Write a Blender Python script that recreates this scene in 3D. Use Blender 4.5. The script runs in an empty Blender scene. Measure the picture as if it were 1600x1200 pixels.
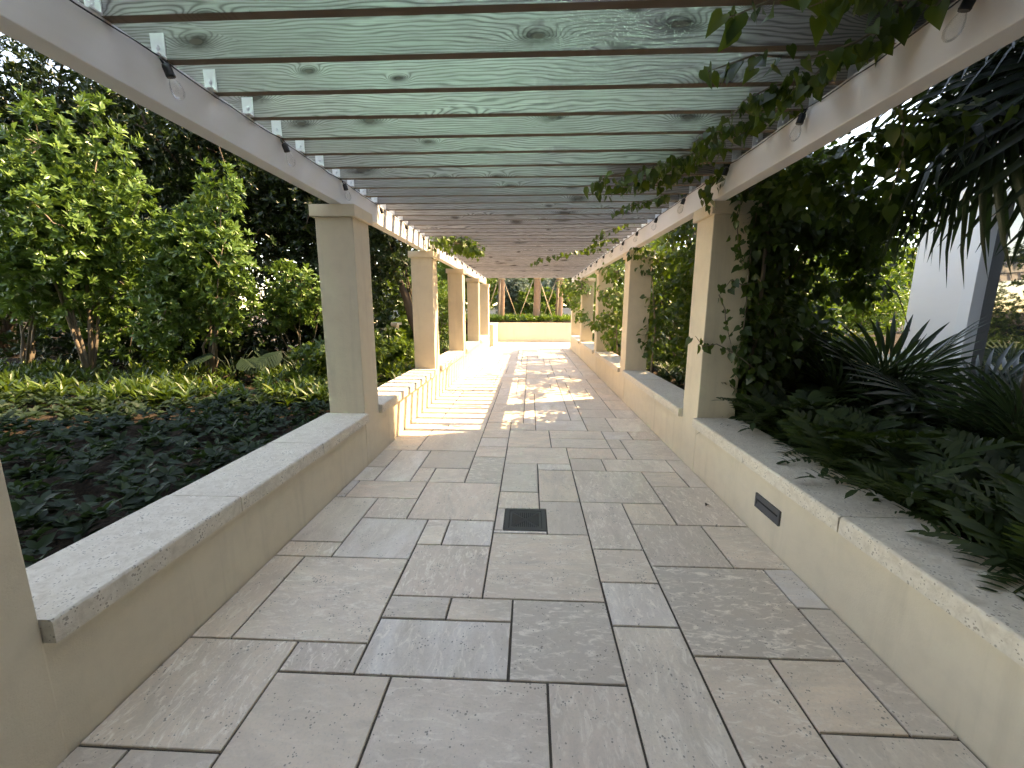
import bpy, bmesh, math, random
import numpy as np
from mathutils import Vector, Matrix

random.seed(7)
RNG = np.random.default_rng(11)
sc = bpy.context.scene
COL = sc.collection

# ------------------------------------------------------------------ camera
PITCH, YAW, ROLL = 0.1806, 0.0429, -0.0024
cam_d = bpy.data.cameras.new('camera')
cam_d.sensor_width = 36.0
cam_d.lens = 647.18 * 36.0 / 1600.0
cam_d.clip_start = 0.02
cam_d.clip_end = 600.0
cam = bpy.data.objects.new('camera', cam_d)
COL.objects.link(cam)
_f = Vector((-math.sin(YAW) * math.cos(PITCH), math.cos(YAW) * math.cos(PITCH), -math.sin(PITCH)))
_r = Vector((math.cos(YAW), math.sin(YAW), 0))
_d = _f.cross(_r)
_x = _r * math.cos(ROLL) + _d * math.sin(ROLL)
_y = -(_d * math.cos(ROLL) - _r * math.sin(ROLL))
cam.matrix_world = Matrix(((_x.x, _y.x, -_f.x, 0), (_x.y, _y.y, -_f.y, 0), (_x.z, _y.z, -_f.z, 1.5), (0, 0, 0, 1)))
sc.camera = cam

# ------------------------------------------------------------------ world, sun, exposure
SUN = Vector((0.825, 0.30, 1.0)).normalized()       # towards the sun
w = bpy.data.worlds.new('World')
sc.world = w
w.use_nodes = True
wn = w.node_tree
wn.nodes.clear()
sky = wn.nodes.new('ShaderNodeTexSky')
sky.sky_type = 'NISHITA'
sky.sun_disc = False
sky.sun_elevation = math.asin(SUN.z)
sky.sun_rotation = math.pi / 2 - math.atan2(SUN.y, SUN.x)
sky.air_density = 0.8
sky.dust_density = 0.0
sky.ozone_density = 2.5
bg = wn.nodes.new('ShaderNodeBackground')
bg.inputs['Strength'].default_value = 0.15
wo = wn.nodes.new('ShaderNodeOutputWorld')
wn.links.new(sky.outputs[0], bg.inputs[0])
wn.links.new(bg.outputs[0], wo.inputs[0])
sun_d = bpy.data.lights.new('sun', 'SUN')
sun_d.energy = 2.0
sun_d.angle = math.radians(0.53)
sun_d.color = (1.0, 0.94, 0.84)
sun = bpy.data.objects.new('sun', sun_d)
COL.objects.link(sun)
sun.location = (20, 0, 30)
sun.rotation_euler = SUN.to_track_quat('Z', 'Y').to_euler()
sc.view_settings.view_transform = 'Standard'
sc.view_settings.look = 'None'
sc.view_settings.exposure = 3.1
sc.view_settings.gamma = 1.0
sc.view_settings.use_curve_mapping = False
sc.view_settings.use_white_balance = True
sc.view_settings.white_balance_temperature = 12500
sc.view_settings.white_balance_tint = 17
cy = sc.cycles
cy.use_denoising = True
cy.max_bounces = 4
cy.diffuse_bounces = 3
cy.glossy_bounces = 2
cy.transmission_bounces = 3
cy.transparent_max_bounces = 8
cy.sample_clamp_indirect = 8.0
cy.blur_glossy = 0.0
cy.use_adaptive_sampling = True
cy.adaptive_threshold = 0.035
cy.use_light_tree = False

# ------------------------------------------------------------------ helpers
def link(o, parent=None):
    COL.objects.link(o)
    if parent is not None:
        o.parent = parent
    return o

def tag(o, label=None, cat=None, group=None, kind=None):
    if label: o['label'] = label
    if cat: o['category'] = cat
    if group: o['group'] = group
    if kind: o['kind'] = kind
    return o

def empty(name, loc=(0, 0, 0), label=None, cat=None, group=None, rz=0.0):
    o = bpy.data.objects.new(name, None)
    o.empty_display_size = 0.1
    o.location = loc
    o.rotation_euler = (0, 0, rz)
    COL.objects.link(o)
    return tag(o, label, cat, group)

def obj(name, me, parent=None, mat=None, loc=None, inv=True):
    if mat is not None and not me.materials:
        me.materials.append(mat)
    o = bpy.data.objects.new(name, me)
    COL.objects.link(o)
    if loc is not None:
        o.location = loc
    if parent is not None:
        o.parent = parent
        if inv:      # mesh given in world coordinates
            o.matrix_parent_inverse = Matrix.LocRotScale(parent.location, parent.rotation_euler, parent.scale).inverted()
    return o

def mesh_np(name, V, T, rnd=None, smooth=False):
    V = np.asarray(V, dtype=np.float32); T = np.asarray(T, dtype=np.int32)
    me = bpy.data.meshes.new(name)
    me.vertices.add(len(V)); me.vertices.foreach_set('co', V.ravel())
    k = T.shape[1]
    me.loops.add(T.size); me.loops.foreach_set('vertex_index', T.ravel())
    me.polygons.add(len(T))
    me.polygons.foreach_set('loop_start', np.arange(0, T.size, k, dtype=np.int32))
    me.polygons.foreach_set('loop_total', np.full(len(T), k, dtype=np.int32))
    if rnd is not None:
        a = me.attributes.new('rnd', 'FLOAT', 'FACE')
        a.data.foreach_set('value', np.asarray(rnd, dtype=np.float32))
    me.update(calc_edges=True)
    if smooth:
        me.polygons.foreach_set('use_smooth', np.ones(len(T), dtype=bool))
    return me

def bm_box(bm, x0, x1, y0, y1, z0, z1, bev=0.0):
    r = bmesh.ops.create_cube(bm, size=1.0)
    vs = r['verts']
    for v in vs:
        v.co = Vector((x0 + (v.co.x + .5) * (x1 - x0), y0 + (v.co.y + .5) * (y1 - y0), z0 + (v.co.z + .5) * (z1 - z0)))
    if bev > 0:
        es = list({e for v in vs for e in v.link_edges})
        bmesh.ops.bevel(bm, geom=es, offset=bev, segments=2, profile=.6, affect='EDGES', clamp_overlap=True)

def bm_mesh(name, bm, smooth=False):
    me = bpy.data.meshes.new(name)
    bmesh.ops.recalc_face_normals(bm, faces=bm.faces)
    bm.to_mesh(me); bm.free()
    if smooth:
        for p in me.polygons: p.use_smooth = True
    return me

def box_mesh(name, x0, x1, y0, y1, z0, z1, bev=0.0):
    bm = bmesh.new(); bm_box(bm, x0, x1, y0, y1, z0, z1, bev)
    return bm_mesh(name, bm)

def tube(bm, pts, rads, n=8, cap=True):
    pts = [Vector(p) for p in pts]
    rings = []
    ref = Vector((0.31, 0.17, 1)).normalized()
    for i, p in enumerate(pts):
        t = (pts[min(i + 1, len(pts) - 1)] - pts[max(i - 1, 0)])
        t = t.normalized() if t.length > 1e-9 else Vector((0, 0, 1))
        a = t.cross(ref)
        if a.length < 1e-3: a = t.cross(Vector((1, 0, 0)))
        a.normalize(); b = t.cross(a)
        r = rads[i] if hasattr(rads, '__len__') else rads
        rings.append([bm.verts.new(p + (a * math.cos(2 * math.pi * k / n) + b * math.sin(2 * math.pi * k / n)) * r) for k in range(n)])
    for i in range(len(rings) - 1):
        for k in range(n):
            f = bm.faces.new((rings[i][k], rings[i][(k + 1) % n], rings[i + 1][(k + 1) % n], rings[i + 1][k]))
            f.smooth = True
    if cap:
        bm.faces.new(rings[0][::-1]); bm.faces.new(rings[-1])

def lathe(bm, prof, loc, axis=Vector((0, 0, 1)), n=12):
    q = axis.to_track_quat('Z', 'Y'); loc = Vector(loc)
    rings = []
    for r, z in prof:
        rings.append([bm.verts.new(loc + q @ Vector((r * math.cos(2 * math.pi * k / n), r * math.sin(2 * math.pi * k / n), z))) for k in range(n)])
    for i in range(len(rings) - 1):
        for k in range(n):
            f = bm.faces.new((rings[i][k], rings[i][(k + 1) % n], rings[i + 1][(k + 1) % n], rings[i + 1][k])); f.smooth = True
    bm.faces.new(rings[0][::-1]); bm.faces.new(rings[-1])

# ------------------------------------------------------------------ materials
class NT:
    def __init__(s, name):
        s.m = bpy.data.materials.new(name); s.m.use_nodes = True
        s.t = s.m.node_tree; s.t.nodes.clear()
        s.out = s.n('ShaderNodeOutputMaterial')
    def n(s, typ, **kw):
        nd = s.t.nodes.new(typ)
        for k, v in kw.items(): setattr(nd, k, v)
        return nd
    def l(s, a, b): s.t.links.new(a, b)
    def val(s, sock, v):
        if hasattr(v, 'is_output') or hasattr(v, 'links'): s.l(v, sock)
        else: sock.default_value = v
    def math(s, op, a, b=0.0, c=None, clamp=False):
        nd = s.n('ShaderNodeMath', operation=op, use_clamp=clamp)
        s.val(nd.inputs[0], a); s.val(nd.inputs[1], b)
        if c is not None: s.val(nd.inputs[2], c)
        return nd.outputs[0]
    def noise(s, vec, scale, detail=3.0, rough=.55, dist=0.0):
        nd = s.n('ShaderNodeTexNoise')
        s.l(vec, nd.inputs['Vector']); nd.inputs['Scale'].default_value = scale
        nd.inputs['Detail'].default_value = detail; nd.inputs['Roughness'].default_value = rough
        nd.inputs['Distortion'].default_value = dist
        return nd.outputs['Fac']
    def ramp(s, fac, stops):
        nd = s.n('ShaderNodeValToRGB'); s.l(fac, nd.inputs[0])
        el = nd.color_ramp.elements
        while len(el) < len(stops): el.new(.5)
        for e, (p, c) in zip(el, stops):
            e.position = p; e.color = (*c, 1) if len(c) == 3 else c
        return nd.outputs[0]
    def mix(s, fac, a, b, mode='MIX'):
        nd = s.n('ShaderNodeMix', data_type='RGBA', blend_type=mode)
        s.val(nd.inputs[0], fac)
        for sock, v in ((nd.inputs[6], a), (nd.inputs[7], b)):
            if isinstance(v, tuple): sock.default_value = (*v, 1)
            else: s.l(v, sock)
        return nd.outputs[2]
    def mapping(s, vec, scale=(1, 1, 1), loc=None):
        nd = s.n('ShaderNodeMapping'); s.l(vec, nd.inputs[0]); nd.inputs['Scale'].default_value = scale
        if loc is not None: s.val(nd.inputs['Location'], loc)
        return nd.outputs[0]
    def coord(s, which='Object'):
        return s.n('ShaderNodeTexCoord').outputs[which]
    def geo(s): return s.n('ShaderNodeNewGeometry').outputs['Position']
    def bump(s, height, strength=.3, dist=.01, normal=None):
        nd = s.n('ShaderNodeBump'); s.l(height, nd.inputs['Height'])
        nd.inputs['Strength'].default_value = strength; nd.inputs['Distance'].default_value = dist
        if normal is not None: s.l(normal, nd.inputs['Normal'])
        return nd.outputs[0]
    def bsdf(s, color, rough=.6, bump=None, spec=.5, metal=0.0, **kw):
        p = s.n('ShaderNodeBsdfPrincipled')
        if isinstance(color, tuple): p.inputs['Base Color'].default_value = (*color, 1)
        else: s.l(color, p.inputs['Base Color'])
        s.val(p.inputs['Roughness'], rough)
        p.inputs['Specular IOR Level'].default_value = spec
        p.inputs['Metallic'].default_value = metal
        for k, v in kw.items(): p.inputs[k].default_value = v
        if bump is not None: s.l(bump, p.inputs['Normal'])
        return p
    def done(s, sh):
        s.l(sh.outputs[0], s.out.inputs[0]); return s.m

def mat_plain(name, col, rough=.6, metal=0.0, **kw):
    t = NT(name); return t.done(t.bsdf(col, rough, metal=metal, **kw))

def mat_stucco(name, col, col2, bs=.25):
    t = NT(name); P = t.geo()
    n1 = t.noise(P, 1.3, 4, .6); n2 = t.noise(P, 160, 3, .6); n3 = t.noise(P, 9, 4, .6)
    c = t.mix(t.math('MULTIPLY_ADD', n1, 1.6, -.3, clamp=True), col, col2)
    c = t.mix(t.math('MULTIPLY', t.math('SUBTRACT', n3, .45, clamp=True), .9), c, tuple(v * .8 for v in col2))
    st = t.noise(t.mapping(P, (7.0, 7.0, .55)), 1.0, 5, .65, .4)
    st = t.math('MULTIPLY_ADD', t.math('SUBTRACT', st, .53), 4.0, 0.0, clamp=True)
    c = t.mix(t.math('MULTIPLY', st, .30), c, tuple(v * .55 for v in col2))
    tro = t.noise(t.mapping(P, (5.0, 5.0, 11.0)), 1.0, 4, .6, 1.2)
    h = t.math('ADD', n2, t.math('ADD', t.math('MULTIPLY', n3, .8), t.math('MULTIPLY', tro, 1.6)))
    return t.done(t.bsdf(c, .85, t.bump(h, bs, .004), spec=.25))

def mat_coping():
    t = NT('coral_stone'); P = t.geo()
    big = t.noise(P, 2.2, 4, .6); mid = t.noise(P, 22, 5, .65, .6); fine = t.noise(P, 110, 3, .6)
    v = t.n('ShaderNodeTexVoronoi'); t.l(P, v.inputs['Vector']); v.inputs['Scale'].default_value = 75
    pit = t.math('LESS_THAN', v.outputs['Distance'], t.math('MULTIPLY', t.math('SUBTRACT', mid, .42, clamp=True), 1.9))
    c = t.ramp(mid, [(.3, (.54, .46, .36)), (.5, (.70, .62, .51)), (.72, (.80, .73, .62))])
    c = t.mix(t.math('MULTIPLY', big, .5), c, (.62, .54, .44))
    c = t.mix(t.math('MULTIPLY', pit, .6), c, (.20, .16, .12))
    h = t.math('SUBTRACT', t.math('ADD', t.math('MULTIPLY', mid, 1.2), t.math('MULTIPLY', fine, .5)), t.math('MULTIPLY', pit, .9))
    return t.done(t.bsdf(c, .82, t.bump(h, .7, .006), spec=.25))

def mat_paver():
    t = NT('limestone_paver'); P = t.geo()
    oi = t.n('ShaderNodeObjectInfo'); rnd = oi.outputs['Random']
    off = t.n('ShaderNodeCombineXYZ'); t.l(t.math('MULTIPLY', rnd, 37.0), off.inputs[0]); t.l(t.math('MULTIPLY', rnd, 91.0), off.inputs[1])
    va = t.n('ShaderNodeVectorMath', operation='ADD'); t.l(P, va.inputs[0]); t.l(off.outputs[0], va.inputs[1])
    Q = va.outputs[0]
    # veins run along or across the slab depending on the slab
    swap = t.math('GREATER_THAN', t.math('FRACT', t.math('MULTIPLY', rnd, 7.31)), .5)
    sx = t.math('MULTIPLY_ADD', swap, 1.3, .8); sy = t.math('MULTIPLY_ADD', swap, -1.3, 2.1)
    cs = t.n('ShaderNodeCombineXYZ'); t.l(sx, cs.inputs[0]); t.l(sy, cs.inputs[1]); cs.inputs[2].default_value = 1
    vm = t.n('ShaderNodeVectorMath', operation='MULTIPLY'); t.l(Q, vm.inputs[0]); t.l(cs.outputs[0], vm.inputs[1])
    V = vm.outputs[0]
    big = t.noise(V, 2.6, 4, .6, .8); mid = t.noise(V, 13, 6, .68, 1.4); fine = t.noise(Q, 85, 4, .7)
    tone = t.ramp(rnd, [(0, (.66, .56, .46)), (.16, (.72, .60, .48)), (.30, (.62, .60, .58)), (.44, (.76, .67, .56)), (.58, (.50, .45, .39)), (.7, (.74, .60, .50)), (.82, (.57, .51, .44)), (.92, (.70, .66, .62)), (1, (.62, .52, .43))])
    c = t.mix(t.math('MULTIPLY_ADD', t.math('SUBTRACT', big, .5), 2.6, .35, clamp=True), tone, (.52, .45, .375))
    vein = t.math('MULTIPLY_ADD', t.math('SUBTRACT', mid, .51), 7.0, 0.0, clamp=True)
    amt = t.math('MULTIPLY_ADD', t.math('FRACT', t.math('MULTIPLY', rnd, 13.7)), .65, .18)
    c = t.mix(t.math('MULTIPLY', vein, amt), c, (.84, .79, .71))
    patch = t.math('MULTIPLY_ADD', t.math('SUBTRACT', t.noise(V, 6.0, 5, .7, 1.0), .55), 5.0, 0.0, clamp=True)
    c = t.mix(t.math('MULTIPLY', patch, .4), c, (.44, .385, .325))
    c = t.mix(t.math('MULTIPLY', t.math('SUBTRACT', fine, .5, clamp=True), 1.1), c, (.30, .27, .24))
    vo = t.n('ShaderNodeTexVoronoi'); t.l(Q, vo.inputs['Vector']); vo.inputs['Scale'].default_value = 60
    pits = t.math('LESS_THAN', vo.outputs['Distance'], t.math('MULTIPLY', t.math('SUBTRACT', t.noise(Q, 9, 4, .7), .40, clamp=True), 1.15))
    c = t.mix(t.math('MULTIPLY', pits, .65), c, (.13, .11, .09))
    # foot traffic grime
    c = t.mix(t.math('MULTIPLY', t.math('SUBTRACT', t.noise(P, .9, 5, .6), .45, clamp=True), .5), c, (.42, .39, .36))
    h = t.math('SUBTRACT', t.math('ADD', t.math('MULTIPLY', mid, .9), t.math('MULTIPLY', fine, .7)), t.math('MULTIPLY', pits, 1.3))
    c = t.mix(1.0, c, (1.26, 1.19, 1.12), 'MULTIPLY')
    r = t.math('MULTIPLY_ADD', mid, .25, .42)
    return t.done(t.bsdf(c, r, t.bump(h, .6, .004), spec=.35))

def mat_wood():
    t = NT('weathered_cedar'); O = t.coord('Object')
    oi = t.n('ShaderNodeObjectInfo'); rnd = oi.outputs['Random']
    sep = t.n('ShaderNodeSeparateXYZ'); t.l(O, sep.inputs[0])
    x = t.math('ADD', sep.outputs[0], t.math('MULTIPLY', rnd, 53.0))
    y = sep.outputs[1]; z = t.math('ADD', sep.outputs[2], t.math('MULTIPLY', rnd, 7.7))
    def comb(a, b, c):
        cb = t.n('ShaderNodeCombineXYZ'); t.val(cb.inputs[0], a); t.val(cb.inputs[1], b); t.val(cb.inputs[2], c); return cb.outputs[0]
    K = comb(t.math('MULTIPLY', x, 1.9), t.math('MULTIPLY', z, 5.2), 0.0)
    vo = t.n('ShaderNodeTexVoronoi', voronoi_dimensions='2D'); t.l(K, vo.inputs['Vector']); vo.inputs['Scale'].default_value = 1.0; vo.inputs['Randomness'].default_value = 1.0
    d = vo.outputs['Distance']
    sp = t.n('ShaderNodeSeparateColor'); t.l(vo.outputs['Color'], sp.inputs[0])
    size = t.math('MULTIPLY_ADD', t.math('POWER', sp.outputs[1], 1.6), .09, .03)
    keep = t.math('GREATER_THAN', sp.outputs[0], .56)
    g = t.math('MULTIPLY', t.math('POWER', 2.718, t.math('MULTIPLY', t.math('POWER', t.math('DIVIDE', d, t.math('MULTIPLY', size, 2.6)), 2.0), -1.0)), keep)
    wob = t.noise(comb(t.math('MULTIPLY', x, 1.1), y, t.math('MULTIPLY', z, 6.0)), 1.0, 3, .5)
    ph = t.math('ADD', t.math('MULTIPLY', z, 420.0), t.math('ADD', t.math('MULTIPLY', wob, 62.0), t.math('MULTIPLY', g, 46.0)))
    ring = t.math('POWER', t.math('MULTIPLY_ADD', t.math('SINE', ph), .5, .5), 2.5)
    fib = t.noise(comb(t.math('MULTIPLY', x, 5.0), t.math('MULTIPLY', y, 160.0), t.math('MULTIPLY', z, 190.0)), 1.0, 4, .65)
    pat = t.noise(comb(t.math('MULTIPLY', x, 1.3), y, t.math('MULTIPLY', z, 5.0)), 1.0, 4, .6)
    c = t.mix(t.math('MULTIPLY_ADD', t.math('SUBTRACT', pat, .5), 2.2, .5, clamp=True), (.25, .245, .245), (.62, .605, .59))
    warm = t.ramp(rnd, [(0, (.40, .38, .375)), (.25, (.58, .56, .54)), (.5, (.44, .405, .375)), (.75, (.60, .56, .52)), (.9, (.35, .325, .31)), (1, (.48, .465, .46))])
    c = t.mix(.55, c, warm)
    c = t.mix(t.math('MULTIPLY', ring, t.math('MULTIPLY_ADD', pat, 1.0, .2, clamp=True)), c, (.12, .113, .107))
    c = t.mix(t.math('MULTIPLY', t.math('SUBTRACT', fib, .45, clamp=True), 2.4), c, (.15, .14, .13))
    halo = t.math('MULTIPLY', t.math('SUBTRACT', g, .25, clamp=True), t.math('MULTIPLY', t.noise(comb(t.math('MULTIPLY', x, 14.0), y, t.math('MULTIPLY', z, 40.0)), 1.0, 3), 2.6))
    c = t.mix(halo, c, (.07, .064, .058))
    core = t.math('MULTIPLY', t.math('LESS_THAN', d, t.math('MULTIPLY', size, .75)), keep)
    c = t.mix(t.math('MULTIPLY', core, .9), c, (.12, .10, .085))
    # faces pointing down are coloured darker and browner than the others
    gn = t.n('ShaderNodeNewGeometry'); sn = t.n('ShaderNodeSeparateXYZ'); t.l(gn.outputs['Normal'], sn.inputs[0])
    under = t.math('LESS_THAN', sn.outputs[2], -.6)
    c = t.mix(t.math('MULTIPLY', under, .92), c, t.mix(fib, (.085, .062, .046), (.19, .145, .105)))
    h = t.math('ADD', t.math('MULTIPLY', ring, .5), t.math('MULTIPLY', fib, .8))
    return t.done(t.bsdf(c, .9, t.bump(h, .10, .002), spec=.04))

def mat_paint(name, col, streak=.12):
    t = NT(name); P = t.geo()
    n = t.noise(t.mapping(P, (2.0, 2.0, 9.0)), 1.0, 4, .6); n2 = t.noise(P, 70, 3, .6)
    c = t.mix(t.math('MULTIPLY', t.math('SUBTRACT', n, .42, clamp=True), streak * 6), col, tuple(v * .80 for v in col))
    return t.done(t.bsdf(c, .55, t.bump(n2, .12, .002), spec=.4))

def mat_leaf(name, stops, rough=.42, trans=.3, tcol=None, spec=.45):
    t = NT(name)
    at = t.n('ShaderNodeAttribute', attribute_name='rnd')
    oi = t.n('ShaderNodeObjectInfo')
    f = t.math('FRACT', t.math('ADD', at.outputs['Fac'], t.math('MULTIPLY', oi.outputs['Random'], .37)))
    f = at.outputs['Fac'] if True else f
    c = t.ramp(f, stops)
    mott = t.noise(t.geo(), 34, 3, .6)
    c = t.mix(t.math('MULTIPLY', mott, .35), c, tuple(v * .6 for v in stops[0][1]))
    p = t.bsdf(c, rough, spec=spec)
    tr = t.n('ShaderNodeBsdfTranslucent')
    tc = t.mix(.6, c, tcol or (.22, .34, .03))
    t.l(tc, tr.inputs[0])
    mx = t.n('ShaderNodeMixShader'); mx.inputs[0].default_value = trans
    t.l(p.outputs[0], mx.inputs[1]); t.l(tr.outputs[0], mx.inputs[2])
    t.m.use_backface_culling = False
    return t.done(mx)

def mat_bark(name, a, b, scale=(18, 18, 4)):
    t = NT(name); P = t.geo()
    n = t.noise(t.mapping(P, scale), 1.0, 5, .65, .5)
    return t.done(t.bsdf(t.mix(n, a, b), .9, t.bump(n, .8, .02), spec=.2))

def mat_soil():
    t = NT('mulch_soil'); P = t.geo()
    n = t.noise(P, 28, 6, .7); n2 = t.noise(P, 3, 3)
    c = t.ramp(n, [(.3, (.015, .011, .008)), (.55, (.05, .036, .026)), (.8, (.12, .085, .06))])
    return t.done(t.bsdf(c, .95, t.bump(n, 1.0, .03), spec=.1))

def mat_glass_window():
    t = NT('window_glass')
    return t.done(t.bsdf((.015, .02, .02), .02, spec=.9, **{'IOR': 1.9}))

M = dict(
    stucco=mat_stucco('cream_stucco', (.73, .625, .475), (.66, .56, .42), .38),
    coping=mat_coping(), paver=mat_paver(), wood=mat_wood(),
    beam=mat_paint('white_beam_paint', (.80, .78, .755)),
    white=mat_paint('white_metal', (.78, .79, .80), .05),
    steel=mat_plain('bolt_steel', (.45, .45, .46), .35, 1.0),
    black=mat_plain('black_rubber', (.012, .012, .013), .45),
    grout=mat_stucco('dark_joint_sand', (.085, .070, .055), (.13, .108, .085), .4),
    bronze=mat_stucco('dark_bronze_metal', (.075, .075, .077), (.105, .103, .10), .1),
    iron=mat_stucco('cast_iron', (.075, .076, .066), (.11, .108, .092), .3),
    hollow_shade=mat_plain('hollow_shade_black', (.006, .006, .006), .9),  # near black standing in for the shade inside hollows
    soil=mat_soil(),
    wallpaint=mat_paint('pale_wall_paint', (.82, .79, .76), .05),
    frame=mat_paint('window_frame_paint', (.80, .79, .77), .03),
    glass=mat_glass_window(),
    bark=mat_bark('dark_bark', (.05, .037, .028), (.16, .12, .09)),
    twig=mat_bark('grey_twig', (.13, .10, .075), (.30, .25, .19)),
    palmbark=mat_bark('palm_bark', (.19, .115, .075), (.38, .25, .17), (6, 6, 22)),
    timber=mat_bark('stake_timber', (.38, .28, .18), (.55, .42, .28)),
    shrub=mat_leaf('glossy_shrub_leaf', [(0, (.036, .085, .022)), (.4, (.105, .205, .048)), (.75, (.20, .33, .085)), (1, (.34, .43, .14))], .30, .22, (.15, .26, .03)),
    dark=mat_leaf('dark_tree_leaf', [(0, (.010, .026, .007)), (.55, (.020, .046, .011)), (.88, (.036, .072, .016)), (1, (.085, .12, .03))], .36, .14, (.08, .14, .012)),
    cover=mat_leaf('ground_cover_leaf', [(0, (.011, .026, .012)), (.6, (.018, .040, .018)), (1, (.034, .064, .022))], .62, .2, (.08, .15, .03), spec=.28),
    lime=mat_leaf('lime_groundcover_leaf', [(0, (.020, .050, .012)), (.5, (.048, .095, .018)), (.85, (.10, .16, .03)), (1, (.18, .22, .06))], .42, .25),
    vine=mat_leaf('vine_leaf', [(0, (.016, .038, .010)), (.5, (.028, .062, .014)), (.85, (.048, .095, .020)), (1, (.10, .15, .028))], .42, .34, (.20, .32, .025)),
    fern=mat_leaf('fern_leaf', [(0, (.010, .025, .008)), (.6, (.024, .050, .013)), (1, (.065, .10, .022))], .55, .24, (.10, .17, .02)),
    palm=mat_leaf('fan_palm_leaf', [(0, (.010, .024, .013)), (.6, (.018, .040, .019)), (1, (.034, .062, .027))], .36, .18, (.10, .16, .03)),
    bright=mat_leaf('sunlit_garden_leaf', [(0, (.042, .095, .016)), (.5, (.09, .17, .026)), (.85, (.15, .235, .036)), (1, (.25, .28, .055))], .45, .32),
    silver=mat_leaf('silver_shrub_leaf', [(0, (.12, .17, .13)), (.6, (.20, .255, .21)), (1, (.30, .36, .31))], .5, .2, (.2, .28, .15)),
    yellow=mat_leaf('yellow_bromeliad_leaf', [(0, (.34, .28, .02)), (1, (.45, .34, .03))], .4, .4, (.5, .4, .02)),
    red=mat_leaf('red_bromeliad_leaf', [(0, (.30, .05, .03)), (1, (.42, .12, .03))], .4, .3, (.4, .08, .02)),
    white_palm=mat_leaf('pale_palm_leaf', [(0, (.16, .25, .14)), (1, (.34, .42, .30))], .3, .25, (.3, .4, .2)),
)

# ================================================================== SETTING
XWL, XWR = -1.563, 1.545          # wall faces
XCL, XCR = -1.559, 1.541          # column inner faces
CW, CD = 0.34, 0.36              # column width (x) and depth (y)
CY0, CS = 3.76, 2.96            # second column front, spacing
GM, GX, GY = 0.1615, -0.2373, 1.4504   # paving module and origin
PATH_END = 19.0

g = obj('ground', box_mesh('ground', -300, 300, -300, 300, -.6, -.06), None, M['soil']); tag(g, kind='structure')
path = obj('path', box_mesh('path', -7, 7, -1.2, PATH_END, -.055, -.010), None, M['grout']); tag(path, kind='structure')
for nm, (a, b, c, d_) in {'garden_soil_left': (-40, -1.93, -1.5, 16.0), 'garden_soil_right': (1.94, 30, -1.5, 16.0)}.items():
    # gently uneven bed
    nx, ny = 60, 60
    xs = np.linspace(a, b, nx); ys = np.linspace(c, d_, ny)
    XX, YY = np.meshgrid(xs, ys)
    ZZ = .34 + .04 * np.sin(XX * 2.1 + YY) * np.cos(YY * 1.7) + .02 * RNG.standard_normal(XX.shape)
    V = np.stack([XX.ravel(), YY.ravel(), ZZ.ravel()], 1)
    idx = np.arange(nx * ny).reshape(ny, nx)
    Q = np.stack([idx[:-1, :-1].ravel(), idx[:-1, 1:].ravel(), idx[1:, 1:].ravel(), idx[1:, :-1].ravel()], 1)
    s = obj(nm, mesh_np(nm, V, Q, smooth=True), None, M['soil']); tag(s, kind='structure')

# ---------------------------------------------------------------- pavers
LW, RW = (XWL - GX) / GM, (XWR - GX) / GM
T = [(-7.75, -4, 10, 12), (LW, -7.75, 10, 12), (LW, -6, 6, 10), (-6, -4, 8, 10), (-4, 0, 8, 12), (-6, -3, 5, 8), (-3, -2, 6, 8), (-2, 0, 6, 8),
     (LW, -6, 5, 6), (-7, -3, 1, 5), (-3, 0, 3, 6), (LW, -7, 1, 5), (LW, -7, 14, 17), (LW, -7, 12, 14), (-7, -5, 12, 17), (-5, -4, 12, 14),
     (-4, -2, 12, 14), (-5, -2, 14, 17), (-2, 0, 12, 16), (0, 2, 11, 15), (0, 2, 9.2, 11), (0, .42, 7.22, 9.2), (0, 2.28, 7, 7.22), (2, 4, 14, 15),
     (2, 4, 10, 14), 'L', (0, 4, 3, 7), (4, 8, 10, 14), (4, 6, 14, 16), (6, 10, 14, 16), (4, 6, 6, 10), (6, 8, 8, 10), (4, 6, 4, 6), (4, 6, 2, 4),
     (10, RW, 12, 16), (8, 10, 12, 14), (8, RW, 8, 12), (6, 9, 5, 8), (9, RW, 5, 8), (6, 10, 1, 5), (10, RW, 3, 5), (10, RW, -1, 3), (8, 10, -1, 1),
     (6, 8, -4, 1), (8, 11, -4, -1), (11, RW, -4, -1), (4, 6, -3, 2), (1, 4, 0, 3), (-3, 1, 0, 2), (-3, -1, 2, 3), (-1, 1, 2, 3), (-2, 2, -4, 0),
     (2, 4, -4, 0), (LW, -5, -2, 1), (-5, -3, 0, 1), (-5, -2, -4, 0), (LW, -7, -5, -2), (-7, -5, -5, -2), (LW, -6, 17, 22), (-6, -2, 17, 22),
     (-2, 0, 18, 20), (-2, 0, 16, 18), (0, 4, 15, 18), (0, 3, 18, 22), (3, 7, 20, 22), (3, 7, 18, 20), (4, 7, 16, 18), (7, 9, 20, 22),
     (7, 8, 16, 18), (7, 8, 18, 20), (8, RW, 16, 20), (9, RW, 20, 22), (0, 2, 22, 24)]
occ = {}
def mark(i0, i1, j0, j1):
    for i in range(math.floor(i0 + 1e-6), math.ceil(i1 - 1e-6)):
        for j in range(math.floor(j0 + 1e-6), math.ceil(j1 - 1e-6)): occ[i, j] = 1
for t_ in T:
    if t_ != 'L': mark(*t_)
mark(0, 4, 7, 10)
JN, JF = -15, math.floor((PATH_END - GY) / GM)
IL, IR = math.floor(LW), math.ceil(RW)
sizes = [(4, 4), (4, 3), (3, 4), (4, 2), (2, 4), (3, 3), (3, 2), (2, 3), (2, 2), (2, 2), (4, 1), (2, 1), (1, 2), (1, 3)]
rt = random.Random(5)
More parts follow.
